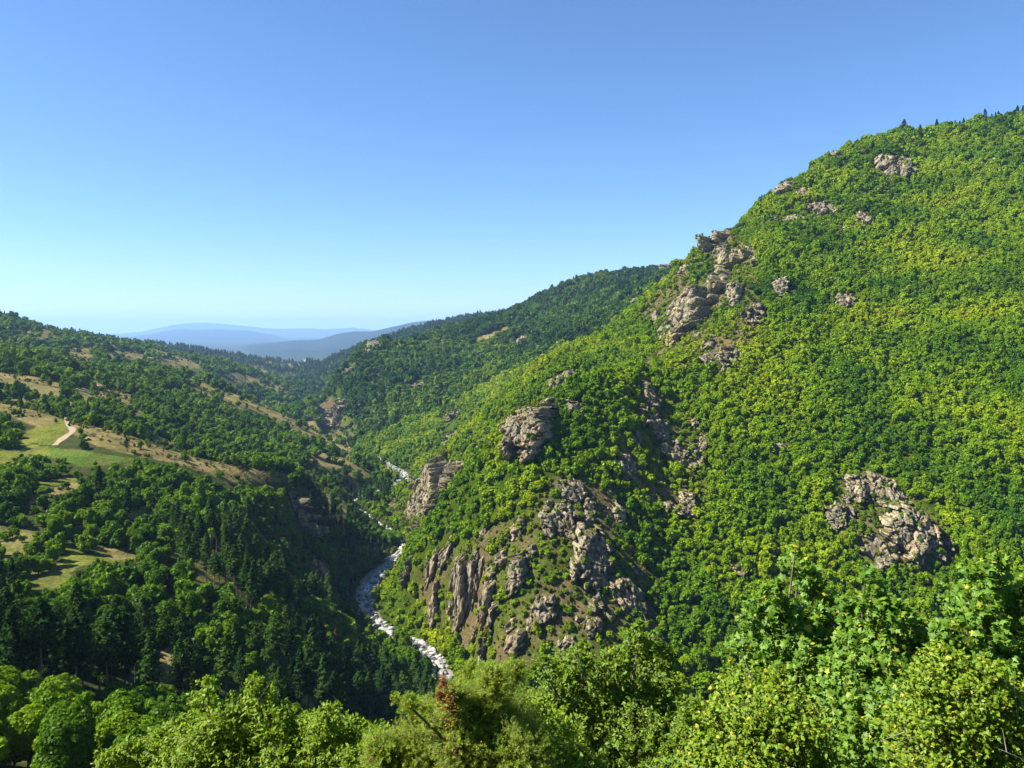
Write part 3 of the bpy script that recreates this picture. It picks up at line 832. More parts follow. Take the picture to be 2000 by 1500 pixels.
R_('rock_ledge', 'rock', 'reddish rubble below the curved cliff', 1722, 1080, 78, 62, 'ledges', 54, L=5)
R_('roof_rock', 'rock', 'lone rock with a slanted flat top like a roof', 1525, 876, 32, 26, 'wall', 55)
R_('rock_outcrop', 'rock', 'small pale rocks left above the foreground maple', 1442, 1112, 30, 24, 'ledges', 56, L=4)
R_('rock_outcrop', 'rock', 'tiny upright stone on the smooth lower face', 1358, 1192, 14, 32, 'wall', 57)
R_('rock_ledge', 'rock', 'flat pink stones beside the foreground maple top', 1470, 1204, 34, 14, 'ledges', 58, L=4)
R_('rock_outcrop', 'rock', 'broken stones next to the flat pink stones', 1508, 1190, 30, 22, 'ledges', 59, L=4)
R_('rock_outcrop', 'rock', 'dark crag on the nose of the far middle ridge', 732, 672, 28, 32, 'wall', 60, near=1200)
R_('rock_outcrop', 'rock', 'second crag lower down the nose of the far middle ridge', 685, 722, 24, 24, 'ledges', 61, near=1200)
R_('scree_slope', 'rock', 'grey rocky scree running down to the far river bend', 648, 822, 44, 96, 'ledges', 62, near=1100, L=10, lean=-0.8, amp=0.5)
R_('rock_outcrop', 'rock', 'grey crag inside the hollow of the far wooded hill', 820, 752, 26, 24, 'ledges', 63, near=1100)
R_('rock_outcrop', 'rock', 'shaded crag below the pines of the far wooded hill', 1020, 665, 28, 24, 'ledges', 64, near=1100)
R_('rock_outcrop', 'rock', 'row of grey rocks on the lit flank behind the middle spur', 880, 815, 46, 40, 'ledges', 65, near=850)
R_('shaded_cliff', 'cliff', 'shaded cliff under the end of the dry grass spur', 588, 1000, 48, 110, 'ledges', 66, near=300, L=16, face=(0.9, -0.45))
R_('scree_strip', 'rock', 'grey strip of scree slanting to the river under the left wood', 640, 1128, 76, 46, 'slab', 67, near=300, amp=0.5, lean=1.0)
R_('scree_strip', 'rock', 'stony bank above the river opposite the grey cliff', 735, 1076, 62, 30, 'slab', 68, near=300, amp=0.5, lean=1.0)
R_('flat_stone', 'rock', 'pale flat stone lying on the dry grass spur', 441, 913, 16, 8, 'slab', 69, near=300)
R_('rock_outcrop', 'rock', 'dark rocks breaking the crest of the dry grass spur', 208, 833, 36, 10, 'ledges', 70, near=300, L=3)
r_ = np.random.default_rng(91)
cr_items = []
for zone, (poly, a, b), n_, (wa, wb) in (('among the lower cliffs', SCRUB[0], 46, (10, 32)), ('between the brown ledges', SCRUB[1], 14, (12, 34)),
                                 ('around the big square pale cliff', SCRUB[2], 20, (12, 36)), ('near the curved cliff', SCRUB[3], 12, (12, 32)), ('beside the grey riverside cliff', SCRUB[4], 10, (14, 34))):
    pl = np.array(poly, float)
    k = 0
    while k < n_:
        qx, qy = r_.uniform(pl[:, 0].min(), pl[:, 0].max()), r_.uniform(pl[:, 1].min(), pl[:, 1].max())
        if not in_poly(np.array([qx]), np.array([qy]), poly)[0]: continue
        k += 1
        w = r_.uniform(wa, wb); h = w * r_.uniform(.6, 2.0)
        o = rock('rock_outcrop', 'rock', None, qx, qy, w, h, 'ledges' if r_.uniform() < .25 else 'wall', 200 + k * 3 + n_, near=max(60, a), L=r_.uniform(4, 9))
        o['group'] = 'small rocks ' + zone
        sz = 'low wide' if h < w * 0.9 else ('upright' if h > w * 1.4 else 'squat')
        sz = ('large ' if w > 38 else ('middling ' if w > 26 else 'small ')) + sz
        cr_items.append((o, sz, 'rock', zone, qx))
label_all(cr_items)
print('rock', time.time() - T0)

def rock_at(px, py, y, grow=1.0):
    r = np.zeros(px.shape, bool)
    for cx, cy, w, h, yy in ROCK_MASK:
        r |= ((np.abs(px - cx) / (w * 0.5 * grow)) ** 2.4 + (np.abs(py - cy) / (h * 0.5 * grow)) ** 2.4 < 1) & (np.abs(np.log(y / yy)) < 0.2)
    return r

# boulders in the river bed
def boulder_mesh(seed):
    import bmesh
    bm = bmesh.new()
    bmesh.ops.create_icosphere(bm, subdivisions=2, radius=1.0)
    r = np.random.default_rng(seed)
    cuts = [(lambda v: v / np.linalg.norm(v))(r.normal(size=3)) for _ in range(9)]
    for v in bm.verts:
        p = np.array(v.co)
        for c in cuts:
            k = p @ c
            if k > 0.68: p = p - c * (k - 0.68) * 0.85
        p = p * np.array([1.25, 0.95, 0.72]) * (1 + 0.06 * r.normal())
        v.co = p
    me = bpy.data.meshes.new('boulder'); bm.to_mesh(me); bm.free()
    me.materials.append(M_BOULDER)
    return me
BM = [boulder_mesh(k) for k in range(6)]
r_ = np.random.default_rng(21)
nb_ = 2300
kk = r_.integers(0, len(sN) - 1, nb_)
off = np.where(r_.uniform(size=nb_) < .3, r_.normal(0, 0.4, nb_), r_.choice([-1, 1], nb_) * (0.62 + r_.normal(0, .22, nb_))) * bed_half(ry[kk])
keep = np.abs(off) < 1.25 * bed_half(ry[kk])
bx = (rx[kk] + off * nx[kk])[keep]; by = (ry[kk] + off * ny[kk] + r_.uniform(-1.5, 1.5, nb_))[keep]; bz = rz[kk][keep]
off_k = (off * np.sign(nx[kk]))[keep]
br = np.clip(r_.lognormal(-0.32, 0.5, len(bx)), 0.3, 2.6)
px_, py_ = proj(bx, by, bz)
ok = seen_from_eye(bx, by, bz + 2.0) & (px_ > -20) & (px_ < 2020) & (py_ < 1480) & (by < 1300)
FG_POLY = [(130,1520),(250,1460),(330,1400),(400,1340),(520,1320),(600,1390),(700,1400),(770,1375),(870,1320),(1000,1315),(1130,1285),(1250,1225),(1330,1330),(1430,1240),(1500,1100),(1560,1060),(1620,1115),(1690,1105),(1750,1160),(1850,1125),(1940,1085),(2010,1095),(2010,1520)]
hid = in_poly(px_, py_, FG_POLY)
order = np.argsort(-(br / by) * ok * ~hid * ~((by > 535) & (by < 745)))
ind = order[:280]
rest = np.setdiff1d(np.where(ok)[0], ind)
STRETCH = [(0, 325, 'beside the juniper'), (325, 375, 'below the lower cliffs'), (375, 415, 'under the bank bushes'),
           (415, 480, 'in the shining pool'), (480, 560, 'at the spur tip'), (560, 740, 'in the upper narrows'), (740, 920, 'on the white gravel far up'), (920, 5000, 'in the farthest reach')]
b_items = []
for i in ind:
    o = bpy.data.objects.new('boulder', BM[r_.integers(6)])
    link(o)
    o.location = (bx[i], by[i], bz[i] + 0.12 * br[i]); o.scale = (br[i],) * 3; o.rotation_euler = (r_.normal(0, .2), r_.normal(0, .2), r_.uniform(0, 6.28))
    st = next((('near end, ' if by[i] < a + (min(b, 1000) - max(a, 290)) / 2 else 'far end, ') if b < 700 else '') + t for a, b, t in STRETCH if a <= by[i] < b)
    size = 'big' if br[i] > 1.35 else ('middling' if br[i] > 0.95 else 'small')
    # which side of the stream
    q_ = off_k[i]
    side = 'by left bank' if q_ < -1.5 else ('by right bank' if q_ > 1.5 else 'in mid stream')
    tag(o, cat='boulder', group='boulders in the river bed')
    b_items.append((o, size, 'boulder', f'{side}, {st}', px_[i]))
label_all(b_items)
# smaller stones: one mass
Vb, Fb, nv = [], [], 0
import bmesh as _bm
lo = []
for k in range(4):
    b_ = _bm.new(); _bm.ops.create_icosphere(b_, subdivisions=1, radius=1.0)
    rr = np.random.default_rng(50 + k)
    lo.append((np.array([v.co[:] for v in b_.verts]) * np.array([1.2, .95, .7]) * (1 + 0.16 * rr.normal(size=(len(b_.verts), 1))), np.array([[v.index for v in f.verts] for f in b_.faces])))
    b_.free()
for i in rest:
    v, f = lo[i % 4]
    t = i * 2.399
    R2 = np.array([[math.cos(t), -math.sin(t), 0], [math.sin(t), math.cos(t), 0], [0, 0, 1]])
    Vb.append(v @ R2.T * br[i] + (bx[i], by[i], bz[i])); Fb.append(f + nv); nv += len(v)
tag(mesh_obj('stones', np.vstack(Vb), np.vstack(Fb), M_BOULDER), 'countless smaller pale stones along the river bed', kind='stuff')
# ------------------------------------------------------------------ plants: prototypes
def cards(P_, Nn, size, r, asp=1.0, drop=0.0):
    """leaf clumps: small kinked four-sided faces at points P_, roughly facing Nn"""
    n = len(P_)
    Nn = Nn / (np.linalg.norm(Nn, axis=1, keepdims=True) + 1e-9)
    t = r.normal(size=(n, 3)); t -= (t * Nn).sum(1, keepdims=True) * Nn
    t /= np.linalg.norm(t, axis=1, keepdims=True) + 1e-9
    b = np.cross(Nn, t)
    sz = size * r.uniform(0.6, 1.35, (n, 1))
    c = []
    for sx, sy in ((-1, -.55), (.35, -1), (1, .5), (-.4, 1)):
        jx = sx + r.normal(0, .22, (n, 1)); jy = sy + r.normal(0, .22, (n, 1))
        c.append(P_ + t * jx * sz * asp + b * jy * sz + Nn * r.normal(0, .18, (n, 1)) * sz)
    V = np.stack(c, 1).reshape(-1, 3)
    return V, np.arange(4 * n).reshape(-1, 4), np.repeat(r.uniform(0, 1, n), 4)

def lobes_points(C, R, n, r, up=0.25, inner=0.12):
    w = R ** 2 / (R ** 2).sum()
    Pp, Nn = [], []
    while sum(len(p) for p in Pp) < n:
        k = r.choice(len(R), 2 * n, p=w)
        d = r.normal(size=(2 * n, 3)); d[:, 2] += up; d /= np.linalg.norm(d, axis=1, keepdims=True)
        rad = R[k] * np.where(r.uniform(size=2 * n) < inner, r.uniform(.3, .8, 2 * n), r.uniform(.86, 1.06, 2 * n))
        p = C[k] + d * rad[:, None]
        ok_ = np.ones(2 * n, bool)
        for c, q in zip(C, R):
            ok_ &= ~(np.linalg.norm(p - c, axis=1) < q * 0.72)
        ok_ |= r.uniform(size=2 * n) < 0.04
        Pp.append(p[ok_]); Nn.append(d[ok_])
    return np.vstack(Pp)[:n], np.vstack(Nn)[:n]

def tube(path, radii, k=5):
    path = np.asarray(path, float); n = len(path)
    V = []
    for i in range(n):
        d = path[min(i + 1, n - 1)] - path[max(i - 1, 0)]; d /= np.linalg.norm(d) + 1e-9
        a = np.cross(d, (0.3, 0.9, 0.2)); a /= np.linalg.norm(a) + 1e-9; b = np.cross(d, a)
        th = np.arange(k) * 2 * math.pi / k
        V.append(path[i] + radii[i] * (np.cos(th)[:, None] * a + np.sin(th)[:, None] * b))
    V = np.vstack(V)
    Fq = [(i * k + j, i * k + (j + 1) % k, (i + 1) * k + (j + 1) % k, (i + 1) * k + j) for i in range(n - 1) for j in range(k)]
    return V, np.array(Fq)

def join(parts):
    V, Fc, n = [], [], 0
    for v, f in parts:
        V.append(v); Fc.append(f + n); n += len(v)
    return np.vstack(V), np.vstack(Fc)

def broad_geo(seed, ncards, csize, tall=1.0, nlobe=11, spread=0.62):
    """crown of radius 1 standing on the origin"""
    r = np.random.default_rng(seed)
    k = nlobe
    th = r.uniform(0, 6.28, k); q = np.sqrt(r.uniform(0, 1, k)) * spread
    zc = r.uniform(0.62, 1.62, k) * tall
    q *= np.clip(1.25 - 0.55 * (zc / tall - 0.6), 0.35, 1.1)
    C = np.c_[np.cos(th) * q, np.sin(th) * q, zc]; C[0] = (0.05, 0, 1.02 * tall); 
    R = r.uniform(0.30, 0.52, k); R[0] = 0.62
    C[1:, 2] = np.minimum(C[1:, 2], 1.75 * tall)
    kk = r.integers(0, k, 26); dd = r.normal(size=(26, 3)); dd[:, 2] += .35; dd /= np.linalg.norm(dd, axis=1, keepdims=True)
    C2 = np.vstack([C, C[kk] + dd * R[kk, None] * r.uniform(.75, 1.15, (26, 1))]); R2 = np.r_[R * .92, r.uniform(.11, .25, 26)]
    p, n = lobes_points(C2, R2, ncards, r)
    n = n + r.normal(0, .55, n.shape) + (0, 0, .25)
    crown = cards(p, n, csize, r)
    # trunk and limbs into the lobes
    parts = [tube([(0, 0, -0.25), (r.normal(0, .03), r.normal(0, .03), .4 * tall), (C[0][0], C[0][1], 1.0 * tall)], [.075, .06, .03])]
    for c in C[1:6]:
        parts.append(tube([(0, 0, .35 * tall), (c * (.5, .5, .62)), c], [.04, .028, .012], 4))
    return crown, join(parts)

def pine_geo(seed, nbr, per, csize, bare=0.36, wid=0.17):
    """height 1, standing on the origin"""
    r = np.random.default_rng(seed)
    P_, Nn = [], []
    limbs = []
    for i in range(nbr):
        t = (i + r.uniform(0, 1)) / nbr
        z = bare + (1 - bare) * t ** 0.9
        prof = wid * (0.35 + 0.65 * math.sin(min(1, 0.25 + t * 1.1) * math.pi * 0.62)) * (1 - t ** 2.2) + 0.012
        L = prof * r.uniform(0.65, 1.15)
        a = i * 2.399 + r.normal(0, .4)
        d = np.array([math.cos(a), math.sin(a), r.uniform(-.12, .32)])
        for j in range(per):
            f = r.uniform(.35, 1.05)
            pt = np.array([0, 0, z]) + d * L * f + r.normal(0, 1, 3) * (L * .16, L * .16, .008)
            P_.append(pt); Nn.append(np.array([d[0] * .5, d[1] * .5, 1.0]) + r.normal(0, .5, 3))
        if i % 3 == 0:
            limbs.append(tube([(0, 0, z - .01), np.array([0, 0, z]) + d * L * .9], [.004, .0015], 3))
    crown = cards(np.array(P_), np.array(Nn), csize, r, asp=2.1)
    lean = r.normal(0, .012, 2)
    trunk = join([tube([(0, 0, -.03), (lean[0], lean[1], .45), (0, 0, .97)], [.0125, .009, .002], 6)] + limbs)
    return crown, trunk

def geo_obj(name, crown, mat, trunk=None):
    """one unlinked object (for scattering): crown and, if given, trunk with a second material"""
    V, Fq, tone = crown
    if trunk is not None:
        tv, tf = trunk
        Fq = np.vstack([Fq, tf + len(V)]); V = np.vstack([V, tv]); tone = np.r_[tone, np.full(len(tv), .5)]
    o = mesh_obj(name, V, Fq, mat, link_it=False)
    set_attr(o.data, 'tone', tone)
    if trunk is not None:
        o.data.materials.append(M_BARK)
        mi = np.zeros(len(Fq), np.int32); mi[-len(tf):] = 1
        o.data.polygons.foreach_set('material_index', mi)
    return o

def proto_collection(name, objs):
    c = bpy.data.collections.new(name)
    for o in objs: c.objects.link(o)
    return c

def scatter(name, xyz, scl, rot, idx, coll, label):
    me = bpy.data.meshes.new(name)
    me.vertices.add(len(xyz)); me.vertices.foreach_set('co', np.asarray(xyz, np.float32).ravel())
    set_attr(me, 'scl', scl, 'FLOAT_VECTOR'); set_attr(me, 'rot', rot, 'FLOAT_VECTOR'); set_attr(me, 'pick', idx, 'INT')
    o = link(bpy.data.objects.new(name, me))
    ng = bpy.data.node_groups.new(name, 'GeometryNodeTree')
    ng.interface.new_socket('Geometry', in_out='INPUT', socket_type='NodeSocketGeometry')
    ng.interface.new_socket('Geometry', in_out='OUTPUT', socket_type='NodeSocketGeometry')
    gi = ng.nodes.new('NodeGroupInput'); go = ng.nodes.new('NodeGroupOutput')
    ci = ng.nodes.new('GeometryNodeCollectionInfo'); ci.inputs['Collection'].default_value = coll
    ci.inputs['Separate Children'].default_value = True; ci.inputs['Reset Children'].default_value = True
    ip = ng.nodes.new('GeometryNodeInstanceOnPoints'); ip.inputs['Pick Instance'].default_value = True
    def attr(nm, typ):
        a = ng.nodes.new('GeometryNodeInputNamedAttribute'); a.data_type = typ; a.inputs[0].default_value = nm
        return a.outputs[0]
    er = ng.nodes.new('FunctionNodeEulerToRotation')
    ng.links.new(attr('rot', 'FLOAT_VECTOR'), er.inputs[0])
    ng.links.new(gi.outputs[0], ip.inputs['Points']); ng.links.new(ci.outputs[0], ip.inputs['Instance'])
    ng.links.new(attr('pick', 'INT'), ip.inputs['Instance Index']); ng.links.new(er.outputs[0], ip.inputs['Rotation'])
    ng.links.new(attr('scl', 'FLOAT_VECTOR'), ip.inputs['Scale']); ng.links.new(ip.outputs[0], go.inputs[0])
    md = o.modifiers.new('scatter', 'NODES'); md.node_group = ng
    return tag(o, label, kind='stuff')

NB, NP = 8, 5
def broad_set(nm, mat, nc, cs, tallv, trunk=False):
    out = []
    for k in range(NB):
        c, t = broad_geo(100 + k, nc, cs, tallv * (0.85 + 0.045 * k), nlobe=9 + k % 4)
        out.append(geo_obj(f'{nm}_{k}', c, mat, t if trunk else None))
    return proto_collection(nm, out)
C_R = broad_set('oak', M_LEAF_R, 700, 0.125, 0.95)
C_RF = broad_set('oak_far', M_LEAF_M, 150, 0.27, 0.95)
C_RC = broad_set('oak_young', M_LEAF_R, 190, 0.24, 1.25)
C_RS = broad_set('scrub_bush', M_SCRUB, 110, 0.30, 0.75)
C_L = broad_set('hornbeam', M_LEAF_L, 700, 0.125, 1.0, True)
C_LF = broad_set('hornbeam_far', M_LEAF_L, 150, 0.27, 0.95)
C_P = proto_collection('pine', [geo_obj(f'pine_{k}', *(lambda g: (g[0], M_NEEDLE, g[1]))(pine_geo(200 + k, 62, 7, 0.022, 0.2 + .05 * k, 0.15 + 0.012 * k))) for k in range(NP)])
C_PF = proto_collection('pine_far', [geo_obj(f'pine_far_{k}', pine_geo(220 + k, 30, 4, 0.045, 0.08, 0.2)[0], M_NEEDLE) for k in range(NP)])
print('protos', time.time() - T0)

# ------------------------------------------------------------------ where each plant stands
PINES = [
    ([(-80,1300),(150,1300),(330,1300),(430,1330),(420,1425),(150,1415),(-80,1380)], 120, 200, .92),
    ([(420,1290),(600,1285),(760,1345),(880,1395),(860,1450),(600,1445),(420,1410)], 165, 340, .8),
    ([(330,1055),(470,1050),(570,1180),(500,1225),(360,1155)], 225, 400, .9),
    ([(560,1060),(700,1115),(735,1200),(600,1200)], 290, 440, .35),
    ([(590,955),(690,1000),(770,1090),(700,1100),(600,1040)], 400, 620, .55),
    ([(600,905),(740,925),(765,975),(680,985),(600,950)], 560, 860, .65),
    ([(1770,274),(1880,270),(2000,262),(2100,255),(2100,190),(1770,230)], 720, 1000, .12),
    ([(980,640),(1050,590),(1100,545),(1200,520),(1340,515),(1340,590),(1200,590),(1090,625)], 1400, 2300, .55),
    ([(-60,590),(140,640),(100,660),(-60,650)], 1500, 2200, .4),
    ([(-60,1200),(60,1220),(130,1280),(-60,1300)], 150, 260, .55),
]
def jitter_grid(y0, y1, sp, u0=-0.80, u1=0.76, seed=0):
    r = np.random.default_rng(seed)
    ys = np.arange(y0, y1, sp)
    X, Y = [], []
    for y in ys:
        xs = np.arange(u0 * y, u1 * y, sp) + r.uniform(0, sp)
        X.append(xs + r.uniform(-.48, .48, len(xs)) * sp); Y.append(y + r.uniform(-.48, .48, len(xs)) * sp)
    return np.concatenate(X), np.concatenate(Y)

def plan(y0, y1, sp, seed, rbase):
    r = np.random.default_rng(seed + 500)
    x, y = jitter_grid(y0, y1, sp, seed=seed)
    z = surf_z(x, y)
    n3 = fbm(x / 35, y / 35, 3, 47)
    rad = rbase * (1 + 0.45 * n3) * r.lognormal(0, 0.34, len(x)) * np.where(r.uniform(size=len(x)) < .05, 1.5, 1.0)
    ok_ = seen_from_eye(x, y, z + 12 + 0.006 * y)
    x, y, z, rad = x[ok_], y[ok_], z[ok_], rad[ok_]
    if y0 < 100:
        g_ = np.clip(y / 520, 1, 1.9); rad = rad * g_; kp = r.uniform(size=len(x)) < 1.25 / g_ ** 1.6; x, y, z, rad = x[kp], y[kp], z[kp], rad[kp]
        lf = ~right_bank(x, y); rad[lf] *= 1.34; kp = ~(lf & (r.uniform(size=len(x)) < .35)); x, y, z, rad = x[kp], y[kp], z[kp], rad[kp]
    px, py = proj(x, y, z)
    wob = 6 * fbm(x / 14, y / 14, 3, 31) * 450 / np.maximum(y, 200)
    fkk = field_at(px + wob, py + wob * .4, y)
    pine = np.zeros(len(x), bool)
    for poly, a, b, p_ in PINES:
        m_ = in_poly(px, py, poly) & (y > a) & (y < b)
        pine |= m_ & (r.uniform(size=len(x)) < p_)
    pine |= (y > 2450) & (x < 0.0 * y) & (r.uniform(size=len(x)) < .9)
    pine |= (~right_bank(x, y)) & (r.uniform(size=len(x)) < 0.03) & (y > 262)
    hh = np.where(pine, np.where(y < 390, 15.0, 9.0), rad * 2.1)
    for fr_ in (0.3, 0.55, 0.8, 1.0):
        f2 = field_at(px + wob, HY + F * (ZC - z - hh * fr_) / y, y * 1.10)
        fkk = np.where((fkk == '') & (f2 != ''), 'before', fkk)
    scr = scrub_at(px + wob, py, y)
    rk = rock_at(px, py, y, 0.95) | rock_at(px, HY + F * (ZC - z - rad * .9) / y, y, 0.8)
    right = right_bank(x, y)
    d, _ = river_dist(x, y)
    n1 = fbm(x / 60, y / 60, 4, 41); n2 = fbm(x / 18, y / 18, 3, 43)
    prob = np.full(len(x), 0.97)
    m_ = right & (y < 1150); prob[m_] = 0.97
    m_ = (~right) & (y > 560); prob[m_] = np.where(n1 + .5 * n2 > -0.13, 0.17, 0.92)[m_]
    m_ = (~right) & (y <= 560); prob[m_] = np.where(n1 + .5 * n2 > 0.28, 0.30, 0.95)[m_]
    prob[scr] = np.where(n2 > -0.1, 0.95, 0.62)[scr]; rad[scr] *= np.where(r.uniform(size=len(x)) < .5, .5, .85)[scr]
    prob[rk] = 0.42; rad[rk] *= np.where(r.uniform(size=len(x)) < .65, .34, .62)[rk]
    prob[(fkk == 'tan')] = 0.11; prob[(fkk == 'lime')] = 0.012; prob[(fkk == 'green')] = 0.03
    m_ = fkk == 'before'; prob[m_] = 0.16; rad[m_] *= 0.42; pine &= ~m_
    rad[(fkk != '') & (fkk != 'before')] *= 0.5
    bh = bed_half(y); prob[(d < bh + 0.8) & (y < 1020)] = 0; m_ = (d >= bh + .8) & (d < bh + 6) & (y < 1000); rad[m_] *= 0.55
    prob[(y < 262) & (np.abs(y - 262) < 9) & (x > -30)] = 0
    keep = r.uniform(size=len(x)) < prob
    return dict(x=x[keep], y=y[keep], z=z[keep], px=px[keep], py=py[keep], rad=np.clip(rad[keep], .6, rbase * 1.75 * (np.clip(y[keep] / 520, 1, 1.9) if y0 < 100 else 1)), pine=pine[keep], right=right[keep], field=fkk[keep], rk=rk[keep], scr=scr[keep])
Pn = plan(84, 1120, 3.25, 1, 2.05)
Pm = plan(1120, 2500, 7.2, 2, 4.3)
Pf = plan(2500, 4150, 11.0, 3, 6.2)
# bushes on the crags root in the rock surface, not in the slope behind it
from mathutils.bvhtree import BVHTree
from mathutils import Vector
rock_v, rock_f, nvr = [], [], 0
for o in bpy.data.objects:
    if o.type == 'MESH' and o.data.materials and o.data.materials[0] == M_ROCK:
        v = np.empty(len(o.data.vertices) * 3, np.float32); o.data.vertices.foreach_get('co', v)
        f = np.empty(len(o.data.loops), np.int32); o.data.loops.foreach_get('vertex_index', f)
        rock_v.append(v.reshape(-1, 3) + np.array(o.location)); rock_f.append(f.reshape(-1, 4) + nvr); nvr += len(v) // 3
BV = BVHTree.FromPolygons(np.vstack(rock_v).tolist(), np.vstack(rock_f).tolist())
nr_ = 0
for i in np.where(Pn['rk'] | Pn['scr'])[0]:
    p = Vector((Pn['x'][i], Pn['y'][i], Pn['z'][i]))
    d = Vector((-p.x, -p.y, 0)).normalized() * 30 + Vector((0, 0, 14))
    h = BV.ray_cast(p + d, -d.normalized(), d.length + 2)
    if h[0] is not None:
        Pn['x'][i], Pn['y'][i], Pn['z'][i] = h[0]; Pn['rad'][i] = min(Pn['rad'][i], 1.5); nr_ += 1
print('on rock', nr_)
print('plan', len(Pn['x']), len(Pm['x']), len(Pf['x']), time.time() - T0)
# pines grow taller than their spacing and thin out
rp = np.random.default_rng(77)
hgt = np.where(Pn['pine'], rp.uniform(11, 18.5, len(Pn['x'])) * np.where(Pn['right'], .78, 1) * np.where((Pn['y'] > 390) & ~Pn['right'], .55, 1), Pn['rad'] * 2.0)
thin = Pn['pine'] & (Pn['y'] < 390) & (rp.uniform(size=len(hgt)) < 0.30)
vis = seen_from_eye(Pn['x'], Pn['y'], Pn['z'] + hgt * .8) & (Pn['px'] > -25) & (Pn['px'] < 2025)
topy = HY + F * (ZC - Pn['z'] - hgt) / Pn['y']
hidden_fg = in_poly(Pn['px'], topy, [(x, y + 12) for x, y in FG_POLY])
vis &= (topy < 1475) & ~hidden_fg & ~thin
app = hgt / Pn['y']
b_idx = np.where(vis & ~Pn['pine'])[0]; b_idx = b_idx[np.argsort(-(Pn['rad'] / Pn['y'])[b_idx])][:295]
p_idx = np.where(vis & Pn['pine'])[0]; p_idx = p_idx[np.argsort(-app[p_idx])][:230]

# labels from what a tree stands beside
MARKS = [(150,1110,'the curved light meadow'), (320,1135,'the small dry clearing'), (270,998,'the tan terrace patch'), (100,945,'the narrow green terrace strip'), (130,850,'the bending dirt track'),
         (235,895,'the bright green field'), (440,912,'the flat pale stone'), (588,1000,'the shaded cliff'), (640,1128,'the grey scree strip'), (200,1330,'the sunlit pine gap'), (655,1245,'the rust brown dead pine'),
         (290,1385,'the silvery round tree'), (60,1360,'the dark edge pines'), (460,1340,'the yellow green shrub tops'), (715,1190,'the shining river pool'), (800,1265,'the white river stones'),
         (900,1165,'the long upright rock rib'), (1152,1080,'the great buttress'), (1226,1165,'the pale rounded buttress'), (1358,1192,'the tiny upright stone'), (1470,1204,'the flat pink stones'), (1442,1112,'the small pale rocks'),
         (1632,1010,'the short pale cliff'), (1778,1030,'the curved cliff'), (1525,876,'the roof shaped rock'), (1550,1060,'the foreground maple top'), (1900,1100,'the right foreground maple'), (1043,815,'the tall sunlit cliff'), (870,1330,'the berried foreground juniper'), (770,1368,'the juniper tip'), (400,1100,'the dark conifer clump')]
def where(px, py):
    k = min(MARKS, key=lambda m: (m[0] - px) ** 2 + (m[1] - py) ** 2)
    dx, dy = px - k[0], py - k[1]
    dist = math.hypot(dx, dy)
    far = 'close' if dist < 28 else ''
    if abs(dx) > 2.2 * abs(dy): di = 'left of' if dx < 0 else 'right of'
    elif abs(dy) > 2.2 * abs(dx): di = 'above' if dy < 0 else 'below'
    else: di = ('above' if dy < 0 else 'below') + (' left of' if dx < 0 else ' right of')
    return (far + ' ' + di).strip() + ' ' + k[2]
def sizew(v, a, b, w):
    return w[0] if v < a else (w[1] if v < b else w[2])

def tree_thing(name, label, cat, group, crown_me, trunk_me, loc, sc, rz):
    root = link(bpy.data.objects.new(name, None)); root.empty_display_size = 0.3
    root.location = loc; root.scale = sc; root.rotation_euler = (0, 0, rz)
    tag(root, label, cat, group)
    for nm, me in (('trunk', trunk_me), ('crown', crown_me)):
        c = link(bpy.data.objects.new(nm, me)); c.parent = root
    return root

hiB = {}
for side, mat in (('R', M_LEAF_R), ('L', M_LEAF_L)):
    L_ = []
    for k in range(7):
        cr, tr = broad_geo(300 + k, 1900, 0.085, 0.92 + .05 * k, nlobe=12 + k % 4)
        a = geo_obj('crown', cr, mat); b = mesh_obj('trunk', *tr, M_BARK, link_it=False)
        L_.append((a.data, b.data))
    hiB[side] = L_
hiP = []
for k in range(6):
    cr, tr = pine_geo(400 + k, 105, 17, 0.0085, 0.28 + .06 * k, 0.108 + .011 * ((k * 2) % 6))
    hiP.append((geo_obj('crown', cr, M_NEEDLE).data, mesh_obj('trunk', *tr, M_BARK, link_it=False).data))
xB = []
for k in range(4):
    cr, tr = broad_geo(340 + k, 7500, 0.042, 0.95 + .07 * k, nlobe=15 + k)
    xB.append((geo_obj('crown', cr, M_LEAF_L).data, mesh_obj('trunk', *tr, M_BARK, link_it=False).data))
rt = np.random.default_rng(88)
t_items = []
for i in b_idx:
    side = 'R' if Pn['right'][i] else 'L'
    cr, tr = hiB[side][rt.integers(7)]
    if side == 'L' and Pn['y'][i] < 175: cr, tr = xB[rt.integers(4)]
    s = Pn['rad'][i]
    w = where(Pn['px'][i], Pn['py'][i] - 20)
    sw = sizew(s, 2.2, 3.1, ('small', 'round', 'broad'))
    o = tree_thing('broadleaf_tree', None, 'tree', 'broadleaf trees', cr, tr, (Pn['x'][i], Pn['y'][i], Pn['z'][i] - .1 * s), (s, s, s * rt.uniform(.9, 1.2)), rt.uniform(0, 6.28))
    t_items.append((o, sw, 'leafy tree', w, Pn['px'][i]))
for i in p_idx:
    cr, tr = hiP[rt.integers(6)]
    s = hgt[i]
    w = where(Pn['px'][i], Pn['py'][i] - 40)
    sw = sizew(s, 12, 15.5, ('short', 'tall', 'lofty'))
    o = tree_thing('pine_tree', None, 'pine', 'pines', cr, tr, (Pn['x'][i], Pn['y'][i], Pn['z'][i] - .2), (s * rt.uniform(.9, 1.15),) * 2 + (s,), rt.uniform(0, 6.28))
    t_items.append((o, sw + ' dark', 'pine', w, Pn['px'][i]))
label_all(t_items)
